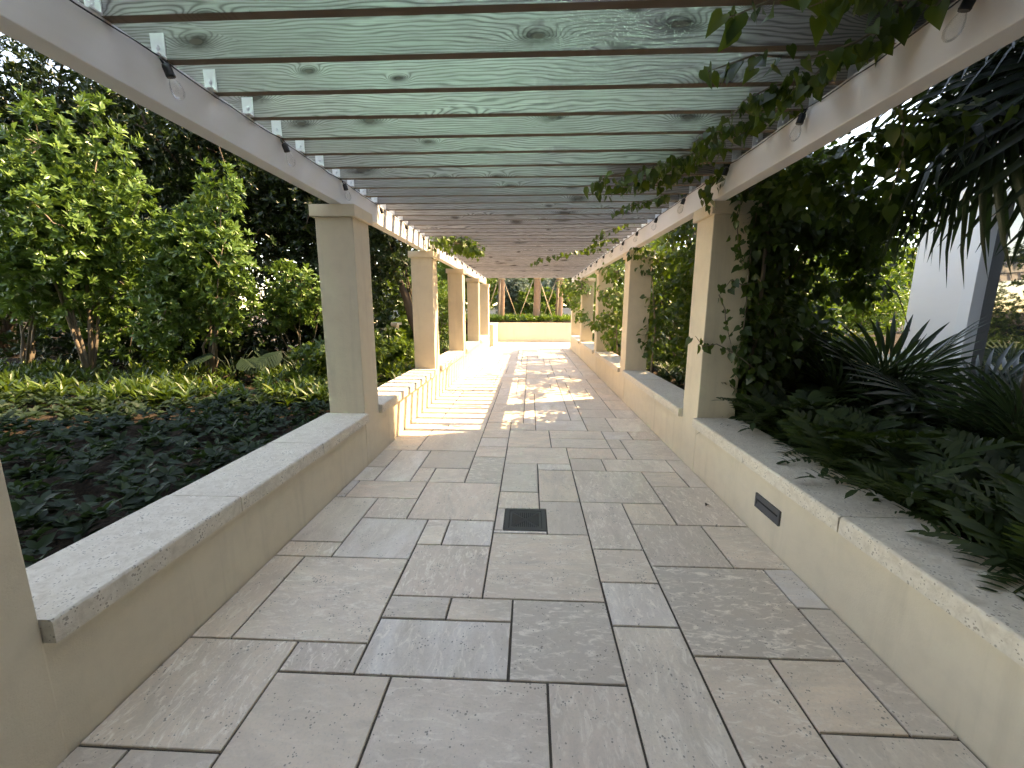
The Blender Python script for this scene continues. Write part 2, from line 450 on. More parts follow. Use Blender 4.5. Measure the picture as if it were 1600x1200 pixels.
for j in range(JN, JF):
    for i in range(IL, IR):
        if (i, j) in occ: continue
        opts = sizes[:]; rt.shuffle(opts)
        opts.sort(key=lambda s: -min(s[0] * s[1], 9) * rt.uniform(.5, 1))
        for a, b in opts + [(1, 1)]:
            if i + a > IR or j + b > JF: continue
            if any((i + u, j + v) in occ for u in range(a) for v in range(b)): continue
            if i == IL and a == 1 and i + 1 < IR and (i + 1, j) not in occ: continue
            break
        mark(i, i + a, j, j + b)
        T.append((max(i, LW), min(i + a, RW), j, j + b))
JG = .0055
def paver_poly(poly):
    bm = bmesh.new()
    vs = [bm.verts.new((x, y, 0)) for x, y in poly]
    f = bm.faces.new(vs)
    r = bmesh.ops.extrude_face_region(bm, geom=[f])
    for v in r['geom']:
        if isinstance(v, bmesh.types.BMVert): v.co.z = -.03
    top = [e for e in bm.edges if all(abs(v.co.z) < 1e-6 for v in e.verts)]
    bmesh.ops.bevel(bm, geom=top, offset=.0025, segments=1, affect='EDGES')
    return bm
tiles = []
for t_ in T:
    if t_ == 'L':
        p = [(2, 9.2), (2.28, 9.2), (2.28, 7), (4, 7), (4, 10), (2, 10)]
        P_ = [(GX + a * GM, GY + b * GM) for a, b in p]
        sh = [(JG, JG), (JG, JG), (JG, JG), (-JG, JG), (-JG, -JG), (JG, -JG)]
        poly = [(x + a, y + b) for (x, y), (a, b) in zip(P_, sh)]
    else:
        i0, i1, j0, j1 = t_
        x0, x1, y0, y1 = GX + i0 * GM + JG, GX + i1 * GM - JG, GY + j0 * GM + JG, GY + j1 * GM - JG
        if x1 - x0 < .015: continue
        poly = [(x0, y0), (x1, y0), (x1, y1), (x0, y1)]
        jt = lambda: rt.uniform(-.0016, .0016)
        poly = [(x + jt(), y + jt()) for x, y in poly]
    tiles.append((min(p[1] for p in poly), poly))
tiles.sort(key=lambda a: abs(a[0] - 1.3) if a[0] > 1.0 else 30 - a[0])
rest = bmesh.new()
for n_, (y_, poly) in enumerate(tiles):
    if n_ < 285:
        cx = sum(p[0] for p in poly) / len(poly); cy_ = sum(p[1] for p in poly) / len(poly)
        bm = paver_poly([(x - cx, y - cy_) for x, y in poly])
        o = obj('paver', bm_mesh('paver', bm), path, M['paver'], inv=False)
        o.location = (cx, cy_, rt.uniform(-.0012, .0008))
        o.rotation_euler = (rt.uniform(-.0012, .0012), rt.uniform(-.0012, .0012), 0)
    else:
        b2 = paver_poly(poly); tmp = bpy.data.meshes.new('tmp'); b2.to_mesh(tmp); b2.free(); rest.from_mesh(tmp); bpy.data.meshes.remove(tmp)
# open court beyond the pergola, either side of the path
for x0 in list(np.arange(XWR, 6.8, .646)) + list(np.arange(-6.9, XWL - .6, .646)):
    for y0 in np.arange(16.02, PATH_END - .2, .646):
        b2 = paver_poly([(x0 + JG, y0 + JG), (x0 + .646 - JG, y0 + JG), (x0 + .646 - JG, min(y0 + .646, PATH_END) - JG), (x0 + JG, min(y0 + .646, PATH_END) - JG)])
        tmp = bpy.data.meshes.new('tmp'); b2.to_mesh(tmp); b2.free(); rest.from_mesh(tmp); bpy.data.meshes.remove(tmp)
ro = obj('far_pavers', bm_mesh('far_pavers', rest), path, M['paver']); tag(ro, kind='stuff')

# ---------------------------------------------------------------- garden walls with coping
COPZ0, COPZ1 = .43, .515
def garden_wall(side, label):
    face = XWL if side < 0 else XWR
    inner = XWL + .042 if side < 0 else XWR - .042
    outer = face + side * .37
    root = empty('garden_wall', (face, 8.0, 0), label, 'wall')
    ends = [(-.9, CY0 - CS - .0)]
    k = -1
    spans = []
    y = -1.0
    for k in range(-1, 5):
        cy0 = CY0 + CS * k - ((.06 if side < 0 else .16) if k < 0 else 0)
        if cy0 > y: spans.append((y, cy0))
        y = cy0 + CD
    spans.append((y, 15.98))
    x0, x1 = sorted((face, face + side * .30))
    for a, b in spans:
        if b - a < .05: continue
        o = obj('wall_panel', box_mesh('wall_panel', x0, x1, a - .06, b + .06, -.05, COPZ0), root, M['stucco'])
        n = max(1, round((b - a) / .98)); L = (b - a) / n
        for i in range(n):
            bm = bmesh.new()
            xi, xo = sorted((inner, outer))
            bm_box(bm, xi, xo, a + i * L + .0035, a + (i + 1) * L - .0035, COPZ0, COPZ1, 0)
            # round the two long top edges, chip the rest slightly
            es = [e for e in bm.edges if all(v.co.z > COPZ1 - 1e-4 for v in e.verts) and abs(e.verts[0].co.x - e.verts[1].co.x) < 1e-5]
            for v in bm.verts: v.co += Vector((random.uniform(-.003, .003), 0, random.uniform(-.0015, .0015)))
            bmesh.ops.bevel(bm, geom=es, offset=.016, segments=3, profile=.55, affect='EDGES')
            o = obj('coping_stone', bm_mesh('coping_stone', bm), root, M['coping'])
    return root
gwL = garden_wall(-1, 'low cream stucco planter wall with pitted coping along the left side of the path')
gwR = garden_wall(1, 'low cream stucco planter wall with pitted coping along the right side of the path')

# ---------------------------------------------------------------- pergola
pg = empty('pergola', (0, 8, 0), 'long garden pergola with cream columns, white beams and weathered grey rafters', 'pergola')
COLZ = 2.285; CAPZ = 2.385; BZ = 2.59
colm = None
for side in (-1, 1):
    for k in range(-1, 5):
        y0 = CY0 + CS * k - ((.06 if side < 0 else .16) if k < 0 else 0)
        xi = XCL if side < 0 else XCR
        x0, x1 = sorted((xi, xi + side * CW))
        bm = bmesh.new(); bm_box(bm, x0, x1, y0, y0 + CD, -.05, COLZ, .008)
        c = obj('column', bm_mesh('column', bm), pg, M['stucco'])
        bm = bmesh.new(); bm_box(bm, x0 - .032, x1 + .032, y0 - .032, y0 + CD + .032, COLZ, CAPZ, .006)
        cp = obj('cap', bm_mesh('cap', bm), c, M['stucco'])
        cp.matrix_parent_inverse = Matrix.Identity(4)
BEAM = {-1: (-1.745, -1.64), 1: (1.51, 1.615)}
for side in (-1, 1):
    a, b = BEAM[side]
    bm = bmesh.new(); bm_box(bm, a, b, -.6, 15.72, CAPZ, BZ, .006)
    obj('beam', bm_mesh('beam', bm), pg, M['beam'])
RS, RT, RD = .2862, .043, .19
rme = box_mesh('rafter', -1.86, 1.76, 0, RT, 0, RD, .003)
bmL = bmesh.new(); bm_box(bmL, -.032, .032, -.006, -.0005, .0, .105, .0015); bm_box(bmL, -.032, .032, -.050, -.006, .0008, .0065, .0)
lathe(bmL, [(.011, 0), (.011, .005), (.006, .010)], (0, -.006, .045), Vector((0, -1, 0)), 8)
brm = bm_mesh('bracket', bmL)
for mt, me in ((M['wood'], rme), (M['white'], brm)): me.materials.append(mt)
ry0 = 1.733
for k in range(-8, 50):
    y = ry0 + RS * k
    if y > 15.66: break
    r = obj('rafter', rme, pg, None, inv=False)
    r.location = (random.uniform(-.01, .01), y - 8, BZ + .001); r.rotation_euler = (0, random.uniform(-.0015, .0015), random.uniform(-.0015, .0015))
    for xb in (-1.60, 1.50):
        b = bpy.data.objects.new('bracket', brm); COL.objects.link(b); b.parent = r
        b.location = (xb - (.06 if xb < 0 else -.045), 0, .0)

# ---------------------------------------------------------------- string lights
def string_light(side, label, y0, n):
    x = BEAM[side][1] + .004 if side < 0 else BEAM[side][0] - .004
    root = empty('string_light', (x, y0, BZ - .03), label, 'string light')
    ins = 1 if side < 0 else -1
    rr = random.Random(side + 3)
    pts = []
    for k in range(n):
        yb = y0 + .89 * k
        for u in np.linspace(0, 1, 9)[:-1]:
            sag = 4 * u * (1 - u)
            pts.append((x + ins * .006, yb + .89 * u, BZ - .012 - .012 * sag * rr.uniform(.6, 1.2) + .014 * rr.uniform(-.3, .3)))
    bm = bmesh.new(); tube(bm, pts, .0032, 6)
    obj('cord', bm_mesh('cord', bm), root, M['black'])
    for k in range(n):
        yb = y0 + .89 * k
        ax = Vector((ins * .22, rr.uniform(.05, .35), -1)).normalized()
        p0 = Vector((x + ins * .012, yb, BZ - .018))
        bm = bmesh.new(); tube(bm, [p0, p0 + Vector((ins * .008, .01, -.02))], .005, 6)
        p1 = p0 + Vector((ins * .014, .012, -.022))
        lathe(bm, [(.008, -.004), (.015, 0), (.0185, .012), (.0185, .040), (.0195, .043), (.0175, .050)], p1, ax, 12)
        so = obj('socket', bm_mesh('socket', bm), root, M['black'])
        bm = bmesh.new()
        lathe(bm, [(.010, .048), (.0125, .056), (.021, .074), (.0265, .094), (.0265, .108), (.021, .124), (.010, .134), (.001, .137)], p1, ax, 14)
        bo = obj('bulb', bm_mesh('bulb', bm), so, M['bulb'])
        bo.matrix_parent_inverse = Matrix.Identity(4)
    return root
tb = NT('clear_bulb_glass')
_g = tb.n('ShaderNodeBsdfGlossy'); _g.inputs['Roughness'].default_value = .03
_t = tb.n('ShaderNodeBsdfTransparent'); _t.inputs[0].default_value = (.97, .97, .96, 1)
_l = tb.n('ShaderNodeLayerWeight'); _l.inputs[0].default_value = .25
_m = tb.n('ShaderNodeMixShader'); tb.l(tb.math('MULTIPLY_ADD', _l.outputs['Fresnel'], .35, .06, clamp=True), _m.inputs[0]); tb.l(_t.outputs[0], _m.inputs[1]); tb.l(_g.outputs[0], _m.inputs[2])
M['bulb'] = tb.done(_m)
string_light(-1, 'black cord of clear bulbs hung along the left white beam', 1.96 - .89, 16)
string_light(1, 'black cord of clear bulbs hung along the right white beam', 1.66 - .89, 16)

# ---------------------------------------------------------------- recessed step light in the right wall
sl = empty('step_light', (XWR, 2.55, .235), 'dark recessed step light set in the right planter wall', 'step light')
ya, yb, za, zb = 2.415, 2.69, .185, .282
bm = bmesh.new(); xf = XWR - .012
for (a, b, c, d_) in ((ya, yb, zb - .034, zb), (ya, yb, za, za + .014), (ya, ya + .018, za + .014, zb - .034), (yb - .018, yb, za + .014, zb - .034)):
    bm_box(bm, xf, XWR + .002, a + .0004, b - .0004, c, d_, .002)
obj('frame', bm_mesh('frame', bm), sl, M['bronze'])
obj('recess_shade_plate', box_mesh('recess_shade_plate', XWR - .003, XWR + .001, ya + .016, yb - .016, za + .012, zb - .03), sl, M['hollow_shade'])  # flat black plate in place of a shaded recess
bm = bmesh.new()
v = [bm.verts.new(p) for p in ((XWR - .0035, ya + .018, zb - .052), (XWR - .0035, yb - .018, zb - .052), (xf + .001, yb - .018, za + .014), (xf + .001, ya + .018, za + .014))]
bm.faces.new(v)
obj('sloped_louvre', bm_mesh('sloped_louvre', bm), sl, M['bronze'])

# ---------------------------------------------------------------- floor drain
dx0, dx1, dy0, dy1 = -.168, .128, 2.618, 2.930
dr = empty('drain_grate', ((dx0 + dx1) / 2, (dy0 + dy1) / 2, 0), 'square dark metal drain grate set among the pavers', 'drain')
bm = bmesh.new(); fw = .030
for (a, b, c, d_) in ((dx0, dx1, dy0, dy0 + fw), (dx0, dx1, dy1 - fw, dy1), (dx0, dx0 + fw, dy0 + fw, dy1 - fw), (dx1 - fw, dx1, dy0 + fw, dy1 - fw)):
    bm_box(bm, a, b, c, d_, -.02, .0015, .0012)
obj('frame', bm_mesh('frame', bm), dr, M['iron'])
obj('sump_shade_plate', box_mesh('sump_shade_plate', dx0 + .004, dx1 - .004, dy0 + .004, dy1 - .004, -.009, -.0072), dr, M['hollow_shade'])  # black sheet painted as the darkness below the grate
gx0, gx1, gy0, gy1 = dx0 + fw + .004, dx1 - fw - .004, dy0 + fw + .004, dy1 - fw - .004
bm = bmesh.new()
for (a, b, c, d_) in ((gx0, gx1, gy0, gy0 + .016), (gx0, gx1, gy1 - .016, gy1), (gx0, gx0 + .016, gy0 + .016, gy1 - .016), (gx1 - .016, gx1, gy0 + .016, gy1 - .016)):
    bm_box(bm, a, b, c, d_, -.012, -.001, .001)
obj('grate_rim', bm_mesh('grate_rim', bm), dr, M['iron'])
cxm, cym = (gx0 + gx1) / 2, (gy0 + gy1) / 2
hx, hy = (gx1 - gx0) / 2 - .016, (gy1 - gy0) / 2 - .016
def slat(p, q, wd=.0045):
    bm = bmesh.new(); p = Vector((*p, -.006)); q = Vector((*q, -.006)); t = (q - p).normalized(); s = Vector((-t.y, t.x, 0)) * wd
    vs = [bm.verts.new(a + b + Vector((0, 0, z))) for z in (-.005, .0045) for a, b in ((p, s), (p, -s), (q, -s), (q, s))]
    bm.faces.new(vs[4:]); bm.faces.new(vs[:4][::-1])
    for k in range(4): bm.faces.new((vs[k], vs[(k + 1) % 4], vs[4 + (k + 1) % 4], vs[4 + k]))
    obj('slat', bm_mesh('slat', bm), dr, M['iron'])
for k in range(-6, 7):
    x = k / 7 * hx; lim = abs(k) / 7 * hy + .012
    for s in (-1, 1): slat((cxm + x, cym + s * lim), (cxm + x, cym + s * hy))
for k in range(-6, 7):
    y = k / 7 * hy; lim = abs(k) / 7 * hx + .012
    for s in (-1, 1): slat((cxm + s * lim, cym + y), (cxm + s * hx, cym + y))
for a, b in ((-1, -1), (1, -1), (-1, 1), (1, 1)): slat((cxm, cym), (cxm + a * hx, cym + b * hy), .006)

# ---------------------------------------------------------------- end walls of the court
ew = empty('court_wall', (0, PATH_END, 0), 'cream planter wall closing the far end of the path', 'wall')
obj('wall_panel', box_mesh('wall_panel', -1.46, 7, PATH_END, PATH_END + .22, -.05, .86), ew, M['stucco'])
obj('planter_soil', box_mesh('planter_soil', -12, 7, PATH_END + .221, PATH_END + 9, -.05, .82), ew, M['soil'])
rw = empty('return_wall', (-1.6, 17.5, 0), 'short sunlit cream return wall at the far left corner', 'wall')
obj('wall_panel', box_mesh('wall_panel', -1.84, -1.462, 16.55, PATH_END + .25, -.05, .80), rw, M['stucco'])
obj('coping_slab', box_mesh('coping_slab', -1.86, -1.445, 16.53, PATH_END + .22, .8, .862, .006), rw, M['coping'])
bw = empty('boundary_wall', (0, 27.5, 0), 'low white wall across the garden behind the palm trunks', 'wall')
obj('wall_panel', box_mesh('wall_panel', -9, 12, 27.4, 27.65, -.06, 1.45), bw, M['wallpaint'])
obj('coping_slab', box_mesh('coping_slab', -9.02, 12.02, 27.36, 27.69, 1.45, 1.53), bw, M['wallpaint'])
lw = empty('garden_block_wall', (-3.1, 8.7, 0), 'short cream wall among shrubs behind the nearest left column', 'wall')
obj('wall_panel', box_mesh('wall_panel', -3.7, -2.76, 8.5, 8.72, .2, 1.15), lw, M['stucco'])
obj('coping_slab', box_mesh('coping_slab', -3.74, -2.72, 8.46, 8.76, 1.15, 1.20), lw, M['stucco'])

# white picket rail seen through the shrubs
fe = empty('railing', (-5.3, 10.0, .3), 'white metal picket railing glimpsed behind the left shrubs', 'railing')
obj('rail', box_mesh('rail', -6.6, -4.4, 9.98, 10.02, 1.90, 1.95, .004), fe, M['white'])
obj('rail', box_mesh('rail', -6.6, -4.4, 9.98, 10.02, .55, .59, .004), fe, M['white'])
pme = box_mesh('picket', -.011, .011, -.011, .011, .28, 1.90)
pme.materials.append(M['white'])
for k in range(20):
    o = obj('picket', pme, fe, None, inv=False); o.location = (-1.25 + k * .112, 0, -.3)

# ---------------------------------------------------------------- house on the right
BX, BY1, HT = 6.5, 7.55, 16.3
hb = empty('house', (BX + 3, 0, 0), 'pale lavender white house wall with a large window behind the fan palms', 'house')
obj('wall', box_mesh('wall', BX, BX + 8, 6.68, BY1, -.05, HT), hb, M['wallpaint'])
obj('wall', box_mesh('wall', BX, BX + 8, -9, 6.678, 3.17, HT), hb, M['wallpaint'])
obj('wall', box_mesh('wall', BX, BX + 8, -9, 6.678, -.05, .06), hb, M['wallpaint'])
obj('wall', box_mesh('wall', BX, BX + 8, -9, .8, .062, 3.168), hb, M['wallpaint'])
obj('parapet', box_mesh('parapet', BX - .06, BX + 8.06, -9.06, BY1 + .06, HT + .002, HT + .2), hb, M['wallpaint'])
wi = obj('window', box_mesh('window', BX + .15, BX + .17, .87, 6.50, .15, 2.98), hb, M['glass'])
for nm, bx in (('frame', (BX - .015, BX + .2, 6.50, 6.676, .064, 3.166)), ('frame', (BX - .015, BX + .2, .804, .87, .064, 3.166)), ('head_frame', (BX - .05, BX + .2, .872, 6.498, 2.98, 3.166)),
               ('sill', (BX - .06, BX + .2, .872, 6.498, .064, .15)), ('mullion', (BX + .06, BX + .2, 3.66, 3.74, .152, 2.978))):
    o = obj(nm, box_mesh(nm, *bx, .003), wi, M['frame'], inv=False)
    o.matrix_parent_inverse = Matrix.Identity(4)
for z0 in (4.4, 7.5, 10.6, 13.4):
    for (y0, y1) in ((1.2, 6.2), (-7, -2)):
        wf = obj('window', box_mesh('window', BX - .03, BX - .002, y0, y1, z0, z0 + 2.2, .004), hb, M['frame'])
        pn = obj('pane', box_mesh('pane', BX - .036, BX - .0305, y0 + .08, y1 - .08, z0 + .08, z0 + 2.12), wf, M['glass'], inv=False)
        pn.matrix_parent_inverse = Matrix.Identity(4)

# ---------------------------------------------------------------- unseen building added behind the viewer: teal bay reflects sun, dark walls block sky
tq = NT('teal_reflector_glass')
M['teal'] = tq.done(tq.bsdf((.16, .52, .62), .27, metal=1.0))  # satin metallic panes, set close to spread reflected sun over the rafters
TN = Vector((.665, .746, 0)).normalized(); TU = Vector((-TN.y, TN.x, 0)); TC = Vector((-1.4, -2.3, 0))
tower = empty('unseen_block', TC - TN * 2, 'unseen dark block added behind the viewer, with a teal glass bay reflecting the sun', 'building', rz=math.atan2(TN.y, TN.x))
# local axes: x = outwards from the facade, y = along it
M['stone'] = mat_stucco('dark_blocker_stone', (.10, .095, .088), (.075, .07, .066))  # kept dark so the added walls bounce little light
for nm, b in (('bay_wall', (-3, 2.0, -2.2, 2.2, -.05, 6.9)), ('bay_wall', (-3, 2.0, -2.2, 2.2, 9.5, 13.0)), ('bay_wall', (-3, 2.0, -2.2, -1.3, 6.902, 9.498)), ('bay_wall', (-3, 2.0, 1.3, 2.2, 6.902, 9.498)), ('roof_slab', (-3.1, 2.1, -2.3, 2.3, 13.002, 13.2))):
    obj(nm, box_mesh(nm, *b), tower, M['stone'], inv=False)
obj('sky_block_wall', box_mesh('sky_block_wall', -18, 6.2, -14, -5.6, -.05, 12.8), tower, M['stone'])  # added out of view to cut sky light on the column fronts
obj('sky_block_top', box_mesh('sky_block_top', -18.1, 6.3, -14.1, -5.5, 12.802, 13.1), tower, M['stone'])
for a in range(2):
    for b in range(2):
        obj('pane', box_mesh('pane', 1.90, 1.93, -1.29 + a * 1.3, -1.29 + a * 1.3 + 1.27, 6.92 + b * 1.29, 6.92 + b * 1.29 + 1.26), tower, M['teal'], inv=False)

# ================================================================== PLANTS
def unit(v): return v / np.maximum(np.linalg.norm(v, axis=-1, keepdims=True), 1e-9)

def leaf_arrays(P, D, U, L, W, detail=1, fold=.18, curl=.15):
    """arrays of leaves: base P, direction D, upper side U, length L, width W"""
    D = unit(D); S = unit(np.cross(D, U)); N = np.cross(S, D)
    L = L[:, None]; W = W[:, None]
    n = len(P)
    if detail == 0:
        V = np.stack([P, P + .45 * L * D + .5 * W * S + fold * W * N, P + L * D - curl * L * N, P + .45 * L * D - .5 * W * S + fold * W * N], 1)
        F = np.array([[0, 2, 1], [0, 3, 2]])
    elif detail == 1:
        V = np.stack([P, P + .30 * L * D + .42 * W * S + fold * W * N, P + .30 * L * D, P + .30 * L * D - .42 * W * S + fold * W * N,
                      P + .65 * L * D + .46 * W * S + (fold * W - .4 * curl * L) * N, P + .65 * L * D - .4 * curl * L * N, P + .65 * L * D - .46 * W * S + (fold * W - .4 * curl * L) * N,
                      P + L * D - curl * L * N], 1)
        F = np.array([[0, 2, 1], [0, 3, 2], [1, 2, 4], [2, 5, 4], [2, 3, 5], [3, 6, 5], [4, 5, 7], [5, 6, 7]])
    else:    # heart shaped
        def q(a, s, z): return P + a * L * D + s * W * S + (abs(s) * fold * W * 1.4 + z * L) * N
        V = np.stack([q(.06, 0, 0), q(-.07, .26, 0), q(.10, .46, -.01), q(.34, .48, -.03), q(.66, .27, -.4 * curl), q(1, 0, -curl), q(.66, -.27, -.4 * curl), q(.34, -.48, -.03), q(.10, -.46, -.01), q(-.07, -.26, 0), q(.5, 0, -.12 * curl)], 1)
        F = np.array([[10, 0, 1], [10, 1, 2], [10, 2, 3], [10, 3, 4], [10, 4, 5], [10, 5, 6], [10, 6, 7], [10, 7, 8], [10, 8, 9], [10, 9, 0]])
    k = V.shape[1]
    T_ = (F[None] + (np.arange(n) * k)[:, None, None]).reshape(-1, 3)
    return V.reshape(-1, 3), T_, len(F)

def leaves_mesh(name, P, D, U, L, W, rnd, detail=1, fold=.18, curl=.15):
    V, T_, nf = leaf_arrays(P, D, U, L, W, detail, fold, curl)
    return mesh_np(name, V, T_, np.repeat(rnd, nf), smooth=detail > 0)

def lobe_points(lobes, n, shell=.55, rng=RNG):
    lob = np.array(lobes, float); vol = lob[:, 3] * lob[:, 4] * lob[:, 5]
    k = rng.choice(len(lob), n, p=vol ** .75 / (vol ** .75).sum())
    d = unit(rng.standard_normal((n, 3))); r = (shell + (1 - shell) * rng.random(n)) ** .8
    r *= 1 + .12 * rng.standard_normal(n)
    P = lob[k, :3] + d * r[:, None] * lob[k, 3:6]
    return P, d, k

def rosettes(P, axis, per, L, W, jit=.35, open_=(.5, 1.15), rng=RNG):
    """per leaves round each axis"""
    n = len(P); axis = unit(axis)
    a = unit(np.cross(axis, rng.standard_normal((n, 3)))); b = np.cross(axis, a)
    PP = np.repeat(P, per, 0); A = np.repeat(axis, per, 0); aa = np.repeat(a, per, 0); bb = np.repeat(b, per, 0)
    ph = np.tile(np.arange(per) * 2.4, n) + rng.random(n * per) * .6
    th = rng.uniform(*open_, n * per)
    D = A * np.cos(th)[:, None] + (aa * np.cos(ph)[:, None] + bb * np.sin(ph)[:, None]) * np.sin(th)[:, None]
    D += jit * .3 * rng.standard_normal(D.shape)
    PP = PP + A * (rng.random(n * per) * L * .5)[:, None]
    Ls = L * rng.uniform(.65, 1.2, n * per); Ws = W * rng.uniform(.75, 1.2, n * per)
    return PP, D, A + .2 * rng.standard_normal(D.shape), Ls, Ws

def crown_lobes(c, r, n, rng=RNG, size=(.32, .55)):
    out = []
    for _ in range(n):
        d = unit(rng.standard_normal(3)); q = rng.random() ** .5 * .75
        s = rng.uniform(*size)
        out.append((c[0] + d[0] * q * r[0], c[1] + d[1] * q * r[1], c[2] + d[2] * q * r[2], r[0] * s, r[1] * s, r[2] * s * .85))
    return out

def branches(bm, base, targets, r0, rng, up=.45):
    base = Vector(base)
    for tg in targets:
        tg = Vector(tg); mid = base.lerp(tg, .45) + Vector((rng.uniform(-.1, .1), rng.uniform(-.1, .1), up * (tg - base).length * .25))
        tube(bm, [base, base.lerp(mid, .5) + Vector((rng.uniform(-.04, .04), rng.uniform(-.04, .04), 0)), mid, tg], [r0, r0 * .8, r0 * .55, r0 * .15], 6)

def bush(name, label, cat, base, c, r, nros, per, L, W, mat, nl=12, group=None, detail=1, trunk=.03, up=.55, bark='twig', lobes=None, stems=5, part='crown', fold=.16, curl=.12, seed=0, hue=0.0, size=(.32, .55)):
    rng = np.random.default_rng(seed + 100)
    root = empty(name, base, label, cat, group)
    lobes = lobes or crown_lobes(c, r, nl, rng, size)
    P, d, k = lobe_points(lobes, nros, .5, rng)
    P[:, 2] = np.maximum(P[:, 2], base[2] + .03)
    ax = d + np.array([0, 0, up]) + .25 * rng.standard_normal(d.shape)
    PP, D, U, Ls, Ws = rosettes(P, ax, per, L, W, rng=rng)
    clump = rng.random(len(lobes))[k]
    rnd = np.clip(np.repeat(.25 * clump + .1 + hue, per) + .35 * rng.random(len(PP)) + np.repeat(.3 * rng.random(nros) ** 2, per), 0, 1)
    f = obj(part, leaves_mesh(part, PP, D, U, Ls, Ws, rnd, detail, fold, curl), root, M[mat]); tag(f, kind='stuff')
    bm = bmesh.new(); pr = random.Random(seed)
    tg = [lobes[i][:3] for i in range(min(stems, len(lobes)))]
    branches(bm, base, tg, trunk, pr)
    for i in pr.sample(range(nros), min(60, nros)):
        p = Vector(P[i]); q = Vector(lobes[k[i]][:3]); tube(bm, [q, p.lerp(q, .4) + Vector((0, 0, .03)), p], [trunk * .25, trunk * .2, trunk * .1], 4, False)
    obj('trunk', bm_mesh('trunk', bm), root, M[bark])
    return root

# --- left: sunlit glossy shrubs
bush('glossy_shrub', 'tall bright green glossy shrub at the far left edge, several stems from one base', 'shrub', (-6.75, 6.0, .33), (-6.75, 6.2, 2.5), (1.3, .9, 2.05), 1900, 9, .12, .044, 'shrub', 30, 'sunlit shrubs left of the pergola', trunk=.032, stems=6, seed=1, size=(.2, .42))
bush('glossy_shrub', 'bright green glossy shrub right of the tallest one, reaching toward the white beam', 'shrub', (-4.9, 6.1, .33), (-4.9, 6.1, 2.2), (1.15, .7, 1.6), 1500, 9, .11, .040, 'shrub', 20, 'sunlit shrubs left of the pergola', trunk=.03, stems=6, seed=2, size=(.2, .42))
bush('glossy_shrub', 'small bright shrub just left of the nearest full left column', 'shrub', (-3.9, 6.9, .33), (-3.9, 6.9, 1.55), (.55, .5, .85), 330, 8, .10, .042, 'shrub', 8, 'sunlit shrubs left of the pergola', trunk=.022, stems=5, seed=3)
bush('glossy_shrub', 'bright shrub cut by the left picture edge, low in front of the dark trees', 'shrub', (-8.3, 6.4, .33), (-8.3, 6.6, 1.9), (.9, .8, 1.4), 600, 8, .12, .048, 'shrub', 9, 'sunlit shrubs left of the pergola', trunk=.03, stems=5, seed=4)
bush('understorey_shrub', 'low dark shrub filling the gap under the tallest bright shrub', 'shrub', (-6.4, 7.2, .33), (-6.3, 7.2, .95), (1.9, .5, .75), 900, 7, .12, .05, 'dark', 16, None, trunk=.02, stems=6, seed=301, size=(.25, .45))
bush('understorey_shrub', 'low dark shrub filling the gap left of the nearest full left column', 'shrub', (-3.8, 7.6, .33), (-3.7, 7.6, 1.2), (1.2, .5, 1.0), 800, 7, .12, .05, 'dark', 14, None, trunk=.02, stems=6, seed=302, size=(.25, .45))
# --- left: dark trees behind
tl = [((-12.6, 9.5, .3), (-12.4, 9.4, 4.0), (2.8, 1.8, 3.6), 'dark leafy tree at far left with sky showing through its top'),
      ((-9.4, 9.2, .3), (-9.4, 9.1, 4.3), (2.5, 1.6, 4.0), 'dark leafy tree behind the tallest bright shrub'),
      ((-6.6, 8.9, .3), (-6.6, 8.9, 4.2), (2.3, 1.5, 4.0), 'dark leafy tree rising behind the white left beam'),
      ((-11.2, 7.9, .3), (-11.2, 7.9, 4.3), (2.3, 1.3, 3.6), 'tall dark tree at the upper left corner in front of the others'),
      ((-4.4, 9.2, .3), (-4.2, 9.4, 3.6), (1.8, 1.3, 3.3), 'dark leafy tree left of the nearest full left column')]
for i, (b, c, r, lab) in enumerate(tl):
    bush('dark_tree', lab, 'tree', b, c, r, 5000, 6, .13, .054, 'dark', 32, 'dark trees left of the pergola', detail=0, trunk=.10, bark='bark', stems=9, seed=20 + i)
bush('far_hedge', 'dark hedge closing the view at the far left', 'hedge', (-15.5, 12, .3), (-12, 12.5, 4.0), (9, 1.4, 4.6), 7500, 5, .21, .09, 'dark', 46, detail=0, trunk=.08, bark='bark', stems=8, seed=31, size=(.2, .4))
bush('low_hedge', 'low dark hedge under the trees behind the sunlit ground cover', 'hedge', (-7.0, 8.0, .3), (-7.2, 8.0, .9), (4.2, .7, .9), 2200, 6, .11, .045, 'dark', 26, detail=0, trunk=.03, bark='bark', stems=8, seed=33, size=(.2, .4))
bush('twisted_tree', 'leaning tree with a twisted brown trunk behind the second left column', 'tree', (-2.35, 9.3, .3), (-3.0, 9.2, 3.5), (1.25, 1.2, 1.6), 1900, 6, .10, .042, 'dark', 18, detail=0, trunk=.03, bark='bark', stems=3, seed=41)
tw = [o for o in bpy.data.objects if o.name.startswith('twisted_tree')][0]
bm = bmesh.new()
tube(bm, [(-2.35, 9.3, .25), (-2.42, 9.25, .75), (-2.62, 9.2, 1.25), (-2.72, 9.2, 1.7), (-2.95, 9.2, 2.3), (-3.1, 9.2, 3.0)], [.13, .10, .095, .085, .06, .035], 9)
tube(bm, [(-2.60, 9.2, 1.2), (-2.40, 9.22, 1.7), (-2.42, 9.3, 2.2), (-2.2, 9.3, 2.9)], [.08, .065, .05, .02], 8)
obj('main_trunk', bm_mesh('main_trunk', bm), tw, M['bark'])
